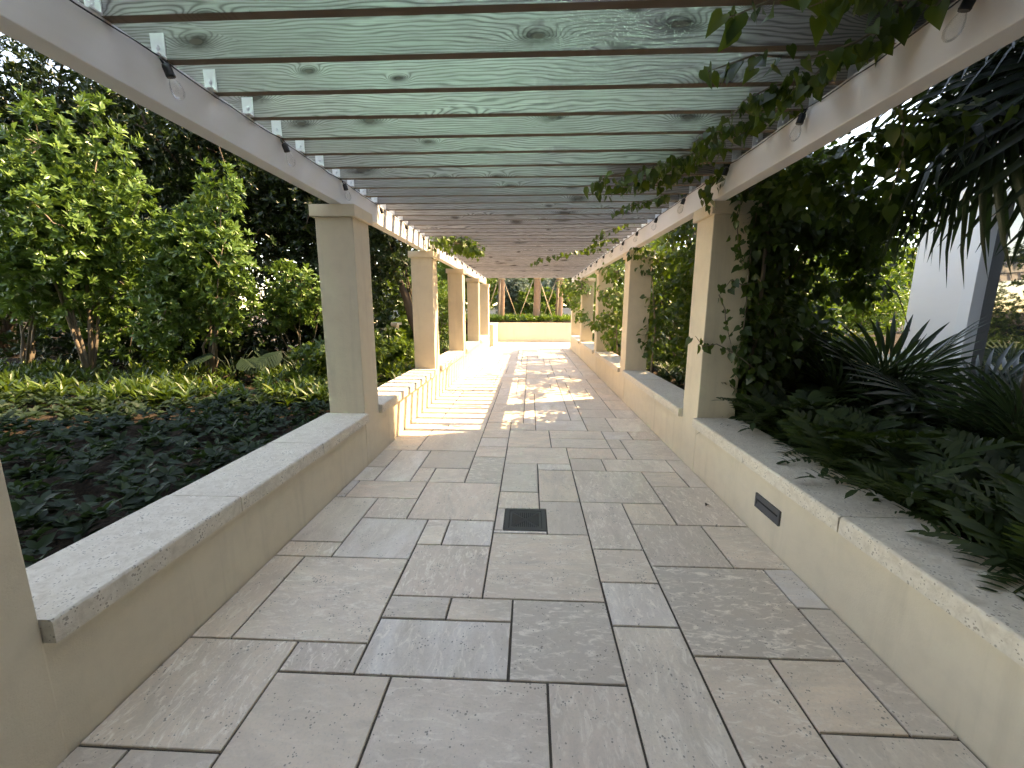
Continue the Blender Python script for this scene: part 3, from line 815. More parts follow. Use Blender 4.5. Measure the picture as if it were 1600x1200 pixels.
# bright shrubs along the outer side of the left wall
bl = [((-2.75, 5.9), (.55, .75, .42), 'lime', 'low bright green shrub just past the nearest full left column'), ((-2.6, 7.6), (.5, .8, .42), 'bright', 'low leafy shrub behind the second left column'),
      ((-2.9, 10.9), (.7, .9, .9), 'bright', 'rounded bright shrub between the second and third left columns'), ((-2.9, 13.2), (.7, .9, 1.1), 'bright', 'yellow green shrub between the third and fourth left columns'),
      ((-3.1, 15.4), (.8, .9, 1.3), 'bright', 'tall yellow green shrub by the last left column')]
for i, ((x, y), r, mt, lab) in enumerate(bl):
    bush('wall_shrub', lab, 'shrub', (x, y, .33), (x, y, .45 + r[2] * .75), r, 420, 7, .11, .04, mt, 9, 'shrubs outside the left wall', trunk=.02, stems=4, seed=50 + i)
bush('backdrop_tree', 'sunlit yellow green tree seen past the last left column', 'tree', (-4.2, 21, .3), (-3.6, 21.5, 3.2), (1.7, 1.2, 2.6), 1500, 6, .17, .07, 'bright', 14, detail=0, trunk=.08, bark='bark', seed=61)

# --- ground cover
def ground_cover(name, label, pts, L, W, per, mat, open_, zoff=.03, seed=0, stem=.08):
    rng = np.random.default_rng(seed)
    P = np.array(pts); n = len(P)
    P = P + np.stack([np.zeros(n), np.zeros(n), zoff + stem * rng.random(n)], 1)
    ax = np.stack([.25 * rng.standard_normal(n), .25 * rng.standard_normal(n), np.ones(n)], 1)
    PP, D, U, Ls, Ws = rosettes(P, ax, per, L, W, open_=open_, rng=rng)
    rnd = np.clip(np.repeat(.6 * rng.random(n), per) + .4 * rng.random(len(PP)), 0, 1)
    o = obj(name, leaves_mesh(name, PP, D, U, Ls, Ws, rnd, 1, .14, .22), None, M[mat])
    return tag(o, label, 'ground cover', kind='stuff')
rg = np.random.default_rng(77)
def scatter(n, x0, x1, y0, y1, z=.36, keep=None):
    p = np.stack([rg.uniform(x0, x1, n), rg.uniform(y0, y1, n), np.full(n, z)], 1)
    if keep is not None: p = p[[keep(*q) for q in p]]
    return p
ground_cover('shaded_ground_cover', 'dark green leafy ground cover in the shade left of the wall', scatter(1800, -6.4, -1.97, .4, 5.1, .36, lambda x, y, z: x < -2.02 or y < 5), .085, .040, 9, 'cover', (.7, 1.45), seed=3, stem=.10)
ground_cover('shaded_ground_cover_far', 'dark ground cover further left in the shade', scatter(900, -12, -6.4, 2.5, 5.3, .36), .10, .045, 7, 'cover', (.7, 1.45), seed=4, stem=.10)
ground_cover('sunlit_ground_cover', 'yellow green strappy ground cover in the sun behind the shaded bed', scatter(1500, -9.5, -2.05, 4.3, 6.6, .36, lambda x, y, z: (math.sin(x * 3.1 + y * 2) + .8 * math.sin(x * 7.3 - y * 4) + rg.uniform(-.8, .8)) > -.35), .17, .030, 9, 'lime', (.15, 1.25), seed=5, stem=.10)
ground_cover('wall_ground_cover', 'green ground cover along the outer side of the left wall', scatter(900, -4.4, -1.98, 6.0, 15.8, .36), .14, .032, 10, 'lime', (.2, 1.1), seed=6, stem=.04)
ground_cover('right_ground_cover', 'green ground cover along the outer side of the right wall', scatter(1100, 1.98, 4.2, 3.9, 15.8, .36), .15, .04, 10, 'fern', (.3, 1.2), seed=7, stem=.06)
ground_cover('planter_ground_cover', 'low green plants on top of the far planter wall', scatter(900, -3.5, 3.5, 19.3, 22.5, .84), .26, .05, 10, 'bright', (.2, 1.1), seed=8, stem=.05)

# --- split-leaf philodendrons
def split_leaf_mesh():
    V = []; F = []
    n = 9
    def add(*p): V.append(p); return len(V) - 1
    mid = [add(0, y, -.25 * y * y) for y in np.linspace(0, .55, n + 1)]
    for s in (-1, 1):
        for k in range(n):
            y0, y1 = .55 * k / n, .55 * (k + .82) / n
            wd = .27 * math.sin(math.pi * (.16 + .8 * k / n)) + .03
            a = add(s * wd, y0 + .07 + .02 * k / n, -.25 * y0 * y0 - .05 - wd * .25); b = add(s * wd * .95, y1 + .075, -.25 * y1 * y1 - .05 - wd * .25)
            c = add(0, y1, -.25 * y1 * y1)
            F += [(mid[k], a, b), (mid[k], b, c)] if s > 0 else [(mid[k], b, a), (mid[k], c, b)]
    me = mesh_np('leaf', V, F, np.full(len(F), .5)); return me
slm = split_leaf_mesh(); slm.materials.append(M['cover'])
for i, (x, y, lab) in enumerate(((-4.45, 6.0, 'split leaf philodendron low under the middle bright shrub'), (-3.45, 6.05, 'split leaf philodendron just left of the nearest full left column'))):
    root = empty('philodendron', (x, y, .35), lab, 'plant', 'split leaf plants in the left bed')
    pr = random.Random(i)
    for k in range(9):
        a = k * 2.4 + pr.random(); h = pr.uniform(.25, .6)
        tip = Vector((math.cos(a) * .28, math.sin(a) * .28, h))
        lf = obj('leaf', slm, root, None, inv=False); lf.location = tip; s = pr.uniform(.42, .68); lf.scale = (s, s, s)
        lf.rotation_euler = (pr.uniform(-.9, -.1), pr.uniform(-.7, .7), a - math.pi / 2)
        bm = bmesh.new(); tube(bm, [(0, 0, 0), tip * .5 + Vector((0, 0, .1)), tip], [.012, .01, .007], 5)
        obj('stalk', bm_mesh('stalk', bm), root, M['fern'], inv=False)

# --- ferns along the right coping
def frond_mesh(seed):
    rng = np.random.default_rng(seed); n = 11; Lf = .38
    P = []; D = []; U = []; L = []; W = []
    for k in range(n):
        u = .22 + .72 * k / (n - 1); p = np.array([0, Lf * u, Lf * (.75 * u - .85 * u * u)])
        t = np.array([0, 1, .75 - 1.7 * u])
        for s in (-1, 1):
            P.append(p); D.append(np.array([s * 1.0, .75, .1]) + .08 * rng.standard_normal(3)); U.append((0, 0, 1)); L.append(Lf * (.30 * math.sin(math.pi * (.22 + .70 * u)) + .04)); W.append(.027)
    P.append(np.array([0, Lf * .93, Lf * (.75 * .93 - .85 * .865)])); D.append((0, 1, -.7)); U.append((0, 0, 1)); L.append(.09); W.append(.028)
    V, T_, nf = leaf_arrays(np.array(P, float), np.array(D, float), np.array(U, float), np.array(L), np.array(W), 1, .1, .18)
    # midrib ribbon
    ys = np.linspace(0, .95, 8); mv = []
    for u in ys:
        z = Lf * (.75 * u - .85 * u * u)
        mv += [(-.007 * (1.3 - u), Lf * u, z), (.007 * (1.3 - u), Lf * u, z)]
    b = len(V); V = np.concatenate([V, np.array(mv)])
    mf = [(b + 2 * i, b + 2 * i + 1, b + 2 * i + 3) for i in range(7)] + [(b + 2 * i, b + 2 * i + 3, b + 2 * i + 2) for i in range(7)]
    rn = np.concatenate([np.repeat(rng.random(len(P)) * .5 + rng.random() * .45, nf), np.full(14, .2)])
    me = mesh_np('frond', V, np.concatenate([T_, np.array(mf)]), rn, smooth=True); me.materials.append(M['fern']); return me
fronds = [frond_mesh(s) for s in range(5)]
pr = random.Random(4)
fp = []
tries = 0
while len(fp) < 84 and tries < 4000:
    tries += 1
    x, y = (pr.uniform(1.94, 2.25) if tries % 3 == 0 else pr.uniform(1.96, 3.5)), pr.uniform(.7, 4.2)
    if x > 2.0 + y * .45 + .3: continue
    if all((x - a) ** 2 + (y - b) ** 2 > .19 ** 2 for a, b in fp): fp.append((x, y))
for x, y in fp:
    near = x < 2.3
    root = empty('fern', (x, y, .36), 'dark lobed fern growing over the right wall coping' if near else 'dark lobed fern in the bed behind the coping ferns', 'fern', 'ferns spilling over the right coping' if near else 'ferns deeper in the right bed')
    sc_ = pr.uniform(.85, 1.35)
    for k in range(pr.randint(9, 12)):
        lf = obj('frond', pr.choice(fronds), root, None, inv=False)
        lf.rotation_euler = (pr.uniform(.1, 1.0), pr.uniform(-.25, .25), k * 2.4 + pr.uniform(-.3, .3)); s = sc_ * pr.uniform(.8, 1.15); lf.scale = (s, s, s)
        lf.location = (0, 0, pr.uniform(0, .10))

# --- fan palms
def fan_mesh(seed, n=26, R=.62, droop=.25, mat='palm', span=2.55, wd=.03):
    rng = np.random.default_rng(seed); V = []; F = []; rn = []
    for k in range(n):
        a = (k / (n - 1) - .5) * 2 * span; L = R * (1 - .25 * abs(a / span) ** 2) * rng.uniform(.92, 1.05)
        c, s = math.sin(a), math.cos(a); nx, ny = s, -c
        b = len(V); col = rng.random() * .8
        for u, w_ in ((.02, .15), (.35, .9), (.62, 1.0), (.85, .55), (1.0, .02)):
            z = -droop * L * u ** 2.2 + .02 * math.cos(a)
            ww = wd * w_ * (u + .25 if u < .5 else 1) * .7
            V += [(c * L * u + nx * ww, s * L * u + ny * ww, z + .25 * ww), (c * L * u, s * L * u, z - .2 * ww), (c * L * u - nx * ww, s * L * u - ny * ww, z + .25 * ww)]
        for i in range(4):
            o_ = b + 3 * i
            for q in (0, 1):
                F += [(o_ + q, o_ + q + 1, o_ + q + 4), (o_ + q, o_ + q + 4, o_ + q + 3)]
        rn += [col] * 16
    me = mesh_np('leaf', V, F, rn); me.materials.append(M[mat]); return me
fanm = [fan_mesh(s, droop=d) for s, d in ((1, .12), (2, .22), (3, .3))]
def fan_palm(name, label, loc, nleaf, stalk, seed, group=None, meshes=fanm, size=1.0, elev=(.35, 1.35), trunk_h=0.0, bark='bark', az=None):
    pr = random.Random(seed)
    root = empty(name, loc, label, 'palm', group)
    if trunk_h > 0:
        bm = bmesh.new(); tube(bm, [(0, 0, -.05), (.03, 0, trunk_h * .5), (0, .02, trunk_h)], [.09, .075, .07], 10)
        obj('trunk', bm_mesh('trunk', bm), root, M[bark], inv=False)
    for k in range(nleaf):
        a = k * 2.4 + pr.uniform(-.3, .3) if az is None else az[k % len(az)] + pr.uniform(-.25, .25)
        e = pr.uniform(*elev); st = stalk * pr.uniform(.75, 1.2)
        d = Vector((math.cos(a) * math.cos(e), math.sin(a) * math.cos(e), math.sin(e)))
        base = Vector((0, 0, trunk_h)); tip = base + d * st + Vector((0, 0, -.08 * st))
        bm = bmesh.new(); tube(bm, [base, base + d * st * .55 + Vector((0, 0, .03)), tip], [.011, .008, .006], 5)
        sk = obj('stalk', bm_mesh('stalk', bm), root, M['palm'], inv=False)
        lf = obj('leaf', pr.choice(meshes), root, None, inv=False); lf.location = tip
        s = size * pr.uniform(.8, 1.15); lf.scale = (s, s, s)
        dd = (d + Vector((0, 0, -.35))).normalized()
        zz = Vector((0, 0, 1)) - dd * dd.z; zz = zz.normalized() if zz.length > .05 else Vector((-dd.x, -dd.y, .2)).normalized()
        xx = dd.cross(zz)
        lf.rotation_euler = Matrix((xx, dd, zz)).transposed().to_euler()
        lf.rotation_euler.rotate_axis('Y', pr.uniform(-.5, .5))
    return root
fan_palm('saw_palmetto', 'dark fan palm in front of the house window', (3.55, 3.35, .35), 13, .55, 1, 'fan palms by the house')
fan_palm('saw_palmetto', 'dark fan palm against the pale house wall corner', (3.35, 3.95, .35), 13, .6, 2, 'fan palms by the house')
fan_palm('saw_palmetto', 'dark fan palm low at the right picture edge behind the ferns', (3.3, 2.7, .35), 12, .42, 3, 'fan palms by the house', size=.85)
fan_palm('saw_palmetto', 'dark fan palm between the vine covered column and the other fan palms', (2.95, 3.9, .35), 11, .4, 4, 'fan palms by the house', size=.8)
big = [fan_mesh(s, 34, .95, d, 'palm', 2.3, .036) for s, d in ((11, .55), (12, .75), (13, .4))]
fan_palm('thatch_palm', 'tall thatch palm with drooping dark leaves hanging in at the upper right', (3.25, 2.75, .35), 20, .5, 9, None, big, .95, (-.6, .6), 2.65, 'bark')

# --- climbing vines on the right
def vine_mass(name, label, lobes, n, L, seed, mat='vine', stems=(), group=None, loc=None, droop=.8):
    rng = np.random.default_rng(seed)
    P, d, k = lobe_points(lobes, n, .25, rng)
    D = .6 * d + np.array([0, 0, -droop]) + .55 * rng.standard_normal(d.shape)
    U = d * .7 + np.array([.0, -.25, .8]) + .4 * rng.standard_normal(d.shape)
    Ls = L * rng.uniform(.6, 1.2, n); rnd = np.clip(.75 * rng.random(n) + .25 * rng.random(len(lobes))[k], 0, 1)
    root = empty(name, loc or (lobes[0][0], lobes[0][1], .35), label, 'vine', group)
    f = obj('foliage', leaves_mesh('foliage', P, D, U, Ls, Ls * .82, rnd, 2, .16, .2), root, M[mat]); tag(f, kind='stuff')
    bm = bmesh.new()
    for s in stems: tube(bm, s[0], s[1], 6)
    pr = random.Random(seed)
    for i in pr.sample(range(n), min(110, n)):
        p = Vector(P[i]); q = Vector(lobes[k[i]][:3]); m_ = p.lerp(q, .5) + Vector((pr.uniform(-.08, .08), pr.uniform(-.08, .08), pr.uniform(0, .1)))
        tube(bm, [q, m_, p], [.006, .004, .002], 4, False)
    obj('stems', bm_mesh('stems', bm), root, M['twig'])
    return root
def L_(x, y, z, a, b, c): return (x, y, z, a, b, c)
vine_mass('climbing_vine', 'dark heart leaved vine climbing the nearest right column and spreading outward', [
    L_(2.05, 3.95, 2.1, .30, .35, .55), L_(2.15, 3.95, 1.4, .30, .35, .55), L_(2.1, 4.0, .85, .32, .35, .45), L_(2.35, 4.1, 2.3, .45, .45, .38), L_(2.75, 4.15, 2.28, .45, .4, .30),
    L_(3.1, 4.2, 2.05, .34, .35, .26), L_(2.5, 4.2, 1.75, .38, .35, .45), L_(2.45, 4.3, 1.15, .4, .3, .5), L_(3.22, 4.3, 1.72, .22, .3, .22), L_(2.1, 3.9, 2.66, .36, .4, .18), L_(2.75, 4.3, .8, .5, .35, .45), L_(1.88, 3.66, 2.2, .10, .10, .25), L_(2.6, 4.1, 2.8, .35, .3, .18), L_(2.2, 4.5, 2.9, .4, .5, .22), L_(2.9, 4.5, 1.3, .3, .3, .3), L_(1.95, 3.75, 1.1, .15, .15, .6), L_(1.8, 4.4, 2.72, .3, .5, .14), L_(2.0, 3.3, 2.38, .28, .4, .2), L_(2.45, 3.3, 2.3, .35, .4, .18), L_(2.2, 2.75, 2.48, .3, .4, .12), L_(2.8, 3.6, 2.2, .3, .35, .16)],
    8800, .082, 5, stems=(([(1.95, 3.9, .3), (2.0, 3.88, 1.0), (1.9, 3.85, 1.7), (2.0, 3.9, 2.4), (2.4, 4.0, 2.6)], [.022, .02, .016, .012, .006]), ([(2.1, 4.0, .3), (2.2, 4.05, 1.2), (2.5, 4.1, 2.0), (3.0, 4.2, 2.2)], [.018, .014, .01, .005]), ([(2.9, 4.2, 2.1), (3.15, 4.1, 1.9), (3.4, 4.05, 1.6), (3.5, 4.0, 1.3)], [.006, .005, .004, .003])))
vine_mass('climbing_vine', 'vine with sunlit leaves on the second right column', [
    L_(1.85, 6.9, 2.2, .28, .35, .35), L_(1.95, 6.75, 1.5, .24, .3, .35), L_(1.95, 6.75, 1.0, .24, .3, .3), L_(1.65, 6.55, 2.35, .2, .12, .15), L_(2.2, 6.9, 2.3, .3, .4, .3)],
    900, .085, 6, stems=(([(1.95, 6.7, .3), (1.95, 6.6, 1.2), (1.85, 6.7, 2.2)], [.018, .014, .008]),))
vine_mass('climbing_vine', 'bright green vine reaching into the path at the third right column', [
    L_(1.65, 8.6, 1.75, .35, .4, .22), L_(1.75, 8.9, 1.35, .38, .4, .18), L_(1.85, 9.1, 2.25, .4, .4, .25), L_(1.45, 8.9, 1.15, .28, .3, .14), L_(1.9, 9.4, .9, .3, .4, .3)],
    800, .095, 7, mat='bright', stems=(([(1.95, 9.2, .3), (1.85, 9.1, 1.2), (1.8, 9.0, 2.3)], [.018, .014, .008]),))
vine_mass('climbing_vine', 'green vine on the last right columns and beam end', [
    L_(1.5, 12.6, 2.1, .35, .4, .3), L_(1.45, 13.5, 1.7, .3, .4, .25), L_(1.25, 14.5, 2.2, .4, .5, .3), L_(1.5, 12.3, 1.3, .25, .3, .25), L_(1.55, 15.2, 1.9, .3, .4, .4)],
    800, .10, 8, mat='bright', stems=(([(1.9, 12.8, .3), (1.7, 12.7, 1.4), (1.5, 12.8, 2.3)], [.018, .014, .008]),))
vine_mass('climbing_vine', 'leafy vine clump hanging from the rafters over the second left column', [
    L_(-1.15, 7.0, 2.52, .34, .40, .17), L_(-.92, 7.05, 2.42, .20, .3, .13), L_(-1.45, 7.1, 2.6, .25, .4, .10), L_(-1.75, 7.2, 2.4, .16, .4, .25)],
    620, .075, 9, mat='bright', loc=(-1.8, 7.2, .35), stems=(([(-2.0, 7.3, .3), (-1.98, 7.2, 1.4), (-1.8, 7.2, 2.5)], [.015, .012, .008]),))
vine_mass('climbing_vine', 'dense dark vine lying over the rafters beside the right beam', [
    L_(1.45, 1.3, 2.93, .45, .6, .10), L_(1.55, 2.1, 2.95, .5, .6, .12), L_(1.5, 2.9, 2.95, .5, .55, .12), L_(1.45, 3.6, 2.95, .7, .5, .12), L_(1.9, 1.6, 2.85, .25, .8, .2), L_(1.95, 2.8, 2.85, .25, .7, .2), L_(1.0, 3.75, 2.9, .5, .4, .08), L_(1.0, 1.6, 2.88, .3, .4, .06), L_(1.7, 4.5, 2.95, .5, .6, .14), L_(1.35, .5, 2.93, .5, .6, .12)],
    9500, .085, 15, loc=(1.9, 3.8, .35), stems=(([(2.0, 3.85, .3), (2.02, 3.8, 1.5), (1.95, 3.7, 2.7), (1.6, 3.0, 2.95), (1.5, 1.0, 2.93)], [.02, .018, .015, .012, .008]),))
vine_mass('climbing_vine', 'loose vine spilling over the outside of the right beam past the nearest column', [
    L_(1.95, 5.3, 2.75, .3, .6, .22), L_(2.3, 5.2, 2.9, .35, .5, .3), L_(2.0, 6.0, 2.6, .25, .5, .3), L_(2.1, 5.4, 2.1, .2, .5, .3), L_(2.2, 7.9, 2.7, .3, .6, .3), L_(2.3, 9.9, 2.75, .35, .7, .3), L_(2.2, 11.5, 2.7, .35, .7, .3), L_(2.3, 13.6, 2.8, .35, .8, .3)],
    3000, .08, 16, loc=(2.1, 5.4, .35), stems=(([(2.1, 5.4, .3), (2.15, 5.4, 1.5), (2.1, 5.4, 2.7)], [.02, .016, .01]), ([(2.1, 5.4, 2.7), (2.2, 8, 2.75), (2.2, 11, 2.7), (2.2, 13.6, 2.75)], [.01, .009, .008, .006])))
bush('canopy_tree', 'airy sunlit tree outside the right columns halfway along the path', 'tree', (4.3, 11.6, .33), (4.2, 11.6, 4.2), (1.5, 2.3, 1.4), 900, 6, .13, .06, 'vine', 14, detail=0, trunk=.07, bark='bark', stems=8, seed=200)
# dense sunlit hedge shrubs right of the path, seen between the columns
for i, (b, c, r, mt, lab) in enumerate([((2.9, 6.0, .33), (2.75, 5.9, 2.0), (.75, .95, 1.75), 'vine', 'tall leafy shrub between the first and second right columns'), ((3.0, 8.3, .33), (2.9, 8.4, 1.8), (.8, 1.0, 1.5), 'vine', 'tall leafy shrub between the second and third right columns'),
        ((3.0, 11.3, .33), (2.8, 11.3, 1.4), (.8, 1.0, 1.2), 'bright', 'sunlit shrub between the third and fourth right columns'), ((3.0, 14.4, .33), (2.7, 14.4, 1.3), (.8, 1.0, 1.1), 'bright', 'sunlit shrub by the last right column')]):
    bush('right_shrub', lab, 'shrub', b, c, r, [1700, 1100, 700, 700][i], 7, .10, .046, mt, [20, 14, 12, 12][i], 'shrubs outside the right wall', trunk=.025, stems=6, seed=70 + i, hue=.15)
# sunlit garden seen through the vines
for i, (x, y, h, mt, lab) in enumerate([(6.3, 9.9, 1.5, 'bright', 'sunlit yellow green shrub glimpsed through the right vines'), (8.2, 10.6, 1.9, 'bright', 'sunlit shrub beside the house corner'), (5.0, 8.2, .8, 'lime', 'low lime green plant glimpsed under the right vines'), (4.6, 6.7, .7, 'lime', 'low lime plant near the house corner')]):
    bush('garden_shrub', lab, 'shrub', (x, y, .33), (x, y, .3 + h * .55), (.9, .8, h * .55), 480, 7, .13, .05, mt, 9, 'sunlit shrubs behind the house corner', trunk=.02, stems=4, seed=90 + i)
pale = [fan_mesh(s, 22, .6, .1, 'white_palm', 1.9, .03) for s in (21, 22)]
fan_palm('pale_fan_palm', 'pale silvery fan palm shining in the sun beside the house corner', (5.6, 6.9, .35), 10, .45, 15, None, pale, .9)
root = empty('bromeliad', (5.05, 6.8, .7), 'yellow strappy bromeliad among the sunlit plants at right', 'plant')
P = np.zeros((9, 3)); P[:, :] = (5.05, 6.8, .95)
a = np.arange(9) * 2.4
obj('leaf_rosette', leaves_mesh('leaf_rosette', P, np.stack([np.cos(a), np.sin(a), .9 + 0 * a], 1), np.tile([0, 0, 1.], (9, 1)), np.full(9, .5), np.full(9, .09), np.linspace(0, 1, 9), 1, .2, .3), root, M['yellow'])
bm = bmesh.new(); tube(bm, [(5.05, 6.8, .3), (5.05, 6.8, .97)], [.03, .02], 6); obj('stem', bm_mesh('stem', bm), root, M['twig'])
for i, (b, c, r) in enumerate([((14, 20, .3), (13, 19, 2.2), (6, 2, 1.9)), ((9, 26, .0), (8, 26, 2.6), (5, 2, 2.6))]):
    bush('distant_hedge', ['long sunlit hedge beyond the house at the right', 'tall green hedge far behind the last right column'][i], 'hedge', b, c, r, 1600, 6, .26, .10, 'bright', 22, detail=0, trunk=.08, bark='bark', seed=120 + i, size=(.25, .42))

# --- hanging vine strands near the camera: every leaf its own part
hm = []
for s in range(4):
    rng = np.random.default_rng(s + 400)
    me = leaves_mesh('leaf', np.zeros((1, 3)), np.array([[0, 0, -1.]]), np.array([[0, -1., .15]]), np.array([1.]), np.array([.80]), np.array([.2 + .25 * s]), 2, .10 + .05 * s, .12 + .06 * s)
    me.materials.append(M['vine']); hm.append(me)
def strand(name, label, pts, nleaf, size, seed):
    pr = random.Random(seed)
    pts = [Vector(p) for p in pts]
    root = empty(name, pts[0], label, 'vine', 'vine strands trailing under the rafters')
    bm = bmesh.new(); tube(bm, [p - pts[0] for p in pts], [.005] * (len(pts) - 1) + [.002], 5)
    obj('stem', bm_mesh('stem', bm), root, M['twig'], inv=False)
    for k in range(nleaf):
        u = (k + pr.random()) / nleaf * (len(pts) - 1); i = min(int(u), len(pts) - 2)
        p = pts[i].lerp(pts[i + 1], u - i) + Vector((pr.uniform(-.045, .045), pr.uniform(-.045, .045), pr.uniform(-.04, .02)))
        lf = obj('leaf', pr.choice(hm), root, None, inv=False); lf.location = p - pts[0]
        s = size * pr.uniform(.55, 1.2); lf.scale = (s, s, s)
        lf.rotation_euler = (pr.uniform(-.9, .5), pr.uniform(-.8, .8), pr.uniform(-1.6, 1.6))
strand('vine_strand', 'vine sprig hanging under the topmost rafter at upper right', [(1.45, 1.78, 2.62), (1.1, 1.76, 2.60), (.85, 1.74, 2.585), (.66, 1.70, 2.50)], 22, .085, 1)
strand('vine_strand', 'vine sprig trailing under the second and third rafters at upper right', [(1.5, 2.15, 2.66), (1.2, 2.1, 2.585), (.95, 2.04, 2.57), (.72, 1.99, 2.48)], 24, .085, 2)
strand('vine_strand', 'vine trailing near the white beam below the fourth rafter', [(1.48, 2.62, 2.62), (1.3, 2.55, 2.57), (1.1, 2.46, 2.55), (.98, 2.4, 2.44)], 26, .075, 3)
strand('vine_strand', 'vine sprig between the right beam bulbs', [(1.5, 2.95, 2.68), (1.3, 2.95, 2.58), (1.12, 2.9, 2.55), (1.05, 2.88, 2.45)], 24, .07, 4)
strand('vine_strand', 'long leafy vine reaching furthest left under the middle rafters', [(1.5, 3.5, 2.72), (1.2, 3.5, 2.6), (.9, 3.5, 2.56), (.62, 3.48, 2.52), (.45, 3.45, 2.44)], 55, .075, 5)
strand('vine_strand', 'leafy vine just behind the longest rafter vine', [(1.5, 3.95, 2.7), (1.15, 3.9, 2.58), (.85, 3.85, 2.54), (.62, 3.8, 2.46)], 50, .075, 6)
strand('vine_strand', 'vine sprig beside the beam above the nearest right column', [(1.75, 3.6, 2.7), (1.5, 3.6, 2.6), (1.42, 3.58, 2.45), (1.38, 3.56, 2.3)], 26, .085, 7)
strand('vine_strand', 'small vine sprig under the rafters past the nearest right column', [(1.5, 5.9, 2.7), (1.2, 5.9, 2.58), (.95, 5.9, 2.5), (.85, 5.9, 2.4)], 26, .08, 8)
strand('vine_strand', 'vine curtain hanging under the far rafters near the right beam', [(1.5, 8.2, 2.7), (1.0, 8.2, 2.58), (.6, 8.2, 2.52), (.2, 8.3, 2.44), (.0, 8.4, 2.36)], 60, .095, 9)
strand('vine_strand', 'thin vine crossing the front of the nearest right column', [(1.92, 3.60, 1.0), (1.78, 3.66, 1.12), (1.62, 3.67, 1.2), (1.5, 3.66, 1.18), (1.42, 3.64, 1.27)], 17, .075, 10)
strand('vine_strand', 'thin vine dangling down the front of the nearest right column', [(1.60, 3.67, 1.62), (1.66, 3.67, 1.5), (1.68, 3.67, 1.38), (1.74, 3.67, 1.2)], 10, .07, 11)
strand('vine_strand', 'leafy tuft at mid height on the nearest right column', [(1.9, 3.66, 1.72), (1.78, 3.66, 1.7), (1.68, 3.65, 1.74), (1.62, 3.63, 1.66)], 13, .085, 12)
strand('vine_strand', 'leafy vine hanging outside the right beam against the sky', [(1.7, 2.3, 2.62), (1.85, 2.35, 2.42), (1.95, 2.45, 2.3), (2.0, 2.55, 2.1)], 22, .085, 13)
strand('vine_strand', 'leafy vine hanging at the upper right corner before the palm', [(1.75, 1.75, 2.7), (1.95, 1.8, 2.4), (2.1, 1.85, 2.25), (2.15, 1.9, 2.0)], 20, .09, 14)

strand('vine_strand', 'dense dark vine tuft tucked under the rafters right beside the upper right beam', [(1.5, 1.9, 2.75), (1.42, 1.93, 2.62), (1.3, 1.95, 2.56), (1.12, 1.95, 2.5)], 34, .08, 21)
strand('vine_strand', 'vine tuft by the second visible bulb of the right beam', [(1.5, 2.4, 2.75), (1.38, 2.36, 2.6), (1.25, 2.3, 2.55), (1.1, 2.25, 2.5)], 34, .075, 22)
strand('vine_strand', 'vine tuft hanging just left of the third visible bulb of the right beam', [(1.5, 3.2, 2.75), (1.3, 3.2, 2.6), (1.05, 3.18, 2.55), (.85, 3.15, 2.47)], 44, .07, 23)
strand('vine_strand', 'leafy vine draped over the cap of the nearest right column', [(1.95, 3.7, 2.55), (1.75, 3.7, 2.45), (1.68, 3.66, 2.25), (1.72, 3.66, 2.0), (1.78, 3.68, 1.85)], 40, .085, 24)
strand('vine_strand', 'vine hanging along the outer edge of the nearest right column', [(1.86, 3.7, 2.3), (1.84, 3.7, 1.9), (1.85, 3.7, 1.4), (1.82, 3.7, .9)], 55, .085, 25)

fl = empty('fallen_leaf', (1.36, 3.02, .004), 'small curled dry leaf on the pavers by the right wall', 'leaf')
obj('blade', leaves_mesh('blade', np.array([[0, 0, .004]]), np.array([[.6, .7, .15]]), np.array([[0, 0, 1.]]), np.array([.06]), np.array([.03]), np.array([.5]), 1, .5, .3), fl, M['bark'], inv=False)
for q, (x0, y0, x1, lab) in enumerate([(1.5, 1.62, .9, 'short vine tuft directly below the topmost rafter'), (1.5, 2.25, 1.0, 'vine tuft between the second and third rafters'), (1.5, 2.75, .95, 'vine tuft left of the beam between the first two bulbs'), (1.5, 3.35, .7, 'thick vine tuft in front of the longest rafter vine'), (1.5, 3.72, .55, 'thick vine tuft above the longest rafter vine'), (1.5, 4.5, .85, 'vine tuft past the nearest right column cap'), (1.5, 7.0, .9, 'vine tuft by the second right column cap')]):
    strand('vine_strand', lab, [(x0, y0, 2.78), ((x0 + x1) / 2 + .1, y0 + .03, 2.6), ((x0 + x1) / 2 - .1, y0, 2.55), (x1, y0 - .03, 2.47)], 46, .075, 40 + q)

# --- palms beyond the end wall
def pinnate_mesh(seed, n=34, Lf=2.0):
    rng = np.random.default_rng(seed); P = []; D = []
    for k in range(n):
        u = .15 + .83 * k / (n - 1); p = (0, Lf * u, Lf * (.35 * u - .75 * u * u))
        for s in (-1, 1): P.append(p); D.append((s, .7, -.45 + .1 * rng.standard_normal()))
    m_ = len(P)
    V, T_, nf = leaf_arrays(np.array(P, float), np.array(D, float), np.tile([0, 0, 1.], (m_, 1)), np.full(m_, .5) * np.repeat(np.sin(np.linspace(.5, 2.8, n)), 2), np.full(m_, .04), 0, 0, .1, .25) if False else leaf_arrays(np.array(P, float), np.array(D, float), np.tile([0, 0, 1.], (m_, 1)), np.full(m_, .5) * np.repeat(np.sin(np.linspace(.5, 2.8, n)), 2), np.full(m_, .04), 0, .1, .25)
    me = mesh_np('frond', V, T_, np.repeat(rng.random(m_), nf)); me.materials.append(M['bright']); return me
pin = [pinnate_mesh(s) for s in range(2)]
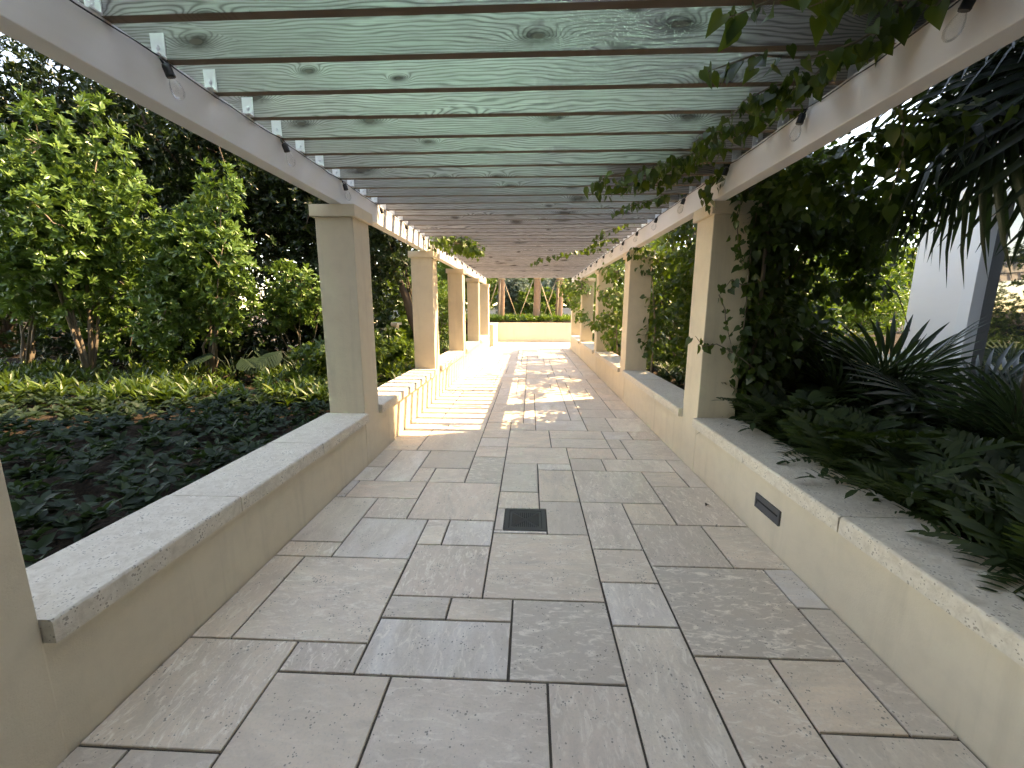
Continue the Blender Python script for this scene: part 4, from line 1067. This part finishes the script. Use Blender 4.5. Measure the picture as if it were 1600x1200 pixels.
for i, (x, y, lab) in enumerate(((-1.45, 20.6, 'leftmost of the three palm trunks beyond the end wall'), (.28, 20.0, 'middle palm trunk beyond the end wall, braced by timber props'), (1.36, 20.3, 'rightmost of the three palm trunks beyond the end wall'))):
    root = empty('palm_tree', (x, y, .82), lab, 'palm tree', 'staked palms beyond the end wall')
    bm = bmesh.new(); pts = []; rad = []
    for k in range(37):
        z = -.05 + 6.2 * k / 36; pts.append((.05 * math.sin(z * .8), .03 * z / 6, z)); rad.append(.165 - .006 * z + (.012 if k % 2 else 0))
    tube(bm, pts, rad, 12); obj('trunk', bm_mesh('trunk', bm), root, M['palmbark'], inv=False)
    for zc in (2.05, 2.2):
        bm = bmesh.new(); lathe(bm, [(.165, 0), (.185, .004), (.185, .05), (.165, .054)], (0.04, .01, zc), n=12); obj('strap', bm_mesh('strap', bm), root, M['timber'], inv=False)
    pr = random.Random(i)
    for k in range(14):
        lf = obj('frond', pr.choice(pin), root, None, inv=False); lf.location = (0, 0, 6.1); lf.rotation_euler = (pr.uniform(-.3, .9), 0, k * 2.4 + pr.uniform(-.2, .2))
    for k in range(3):
        a = k * 2.1 + .5 + i
        bm = bmesh.new(); p0 = Vector((.17 * math.cos(a), .17 * math.sin(a), 2.0)); p1 = Vector((1.0 * math.cos(a), .8 * math.sin(a), 0.0))
        tube(bm, [p1, p0], [.022, .022], 4); obj('prop', bm_mesh('prop', bm), root, M['timber'], inv=False)
for i, (x, y, c, r, mt, lab) in enumerate([(-1.1, 24.5, 2.2, (1.0, .8, 1.6), 'silver', 'silvery grey green shrub left of the middle palm trunk'), (1.2, 24.8, 2.2, (.9, .8, 1.5), 'silver', 'silvery grey green shrub right of the middle palm trunk'),
        (.35, 23.6, 1.6, (1.5, .7, .9), 'bright', 'bright low shrub filling the bed behind the middle palm trunk'), (-3.2, 25.5, 2.8, (1.4, 1, 2.2), 'bright', 'bright tree beyond the end wall at left'), (.2, 29.5, 3.2, (2.2, 1, 2.6), 'bright', 'green tree behind the low white wall in the centre'), (3.6, 28.8, 3.0, (2.0, 1, 2.4), 'vine', 'dark green tree behind the low white wall at right'), (-6.5, 29, 3.4, (3, 1.2, 3), 'vine', 'dark green tree behind the low white wall at left')]):
    bush('court_shrub', lab, 'shrub' if mt == 'silver' else 'tree', (x, y, .8 if y < 27 else -.06), (x, y, c), r, 1100, 7, .20, .075, mt, 14, 'planting beyond the end wall', detail=0, trunk=.05, stems=6, seed=140 + i)
root = empty('red_bromeliad', (-.35, 23.0, .82), 'red orange bromeliad at the foot of the middle palm', 'plant')
a = np.arange(16) * 2.4
obj('leaf_rosette', leaves_mesh('leaf_rosette', np.tile([-.35, 23.0, .9], (16, 1)), np.stack([np.cos(a), np.sin(a), .8 + .5 * np.sin(a * 3)], 1), np.tile([0, 0, 1.], (16, 1)), np.full(16, .6), np.full(16, .09), np.linspace(0, 1, 16), 1, .2, .3), root, M['red'])
bush('backdrop_hedge', 'tall sunlit green hedge filling the view behind the low white wall', 'hedge', (0, 31.5, -.06), (0, 31.5, 2.8), (7.5, 1.2, 3.2), 3600, 6, .27, .11, 'bright', 44, detail=0, trunk=.08, bark='bark', seed=180, size=(.2, .36))
bush('backdrop_hedge', 'sunlit hedge behind the twisted tree, left of the middle columns', 'hedge', (-6.2, 14.2, .3), (-6.0, 14.2, 1.8), (3.6, .9, 1.8), 2300, 6, .16, .06, 'bright', 30, detail=0, trunk=.05, bark='bark', seed=181, size=(.2, .38))
# tall skyline of trees on all sides so that no bare horizon shows
for i, (x, y, r, lab) in enumerate([(-22, 22, (7, 3, 4.5), 'distant tree belt far left'), (-9, 38, (9, 3, 5.0), 'distant tree belt beyond the left end of the court'), (9, 40, (9, 3, 5.0), 'distant tree belt beyond the right end of the court'), (24, 30, (8, 3, 4.5), 'distant tree belt far right')]):
    bush('tree_belt', lab, 'trees', (x, y, -.06), (x, y, r[2] * .8), r, 1500, 5, .45, .2, 'vine', 24, 'distant tree belts', detail=0, trunk=.15, bark='bark', seed=160 + i, size=(.25, .42))
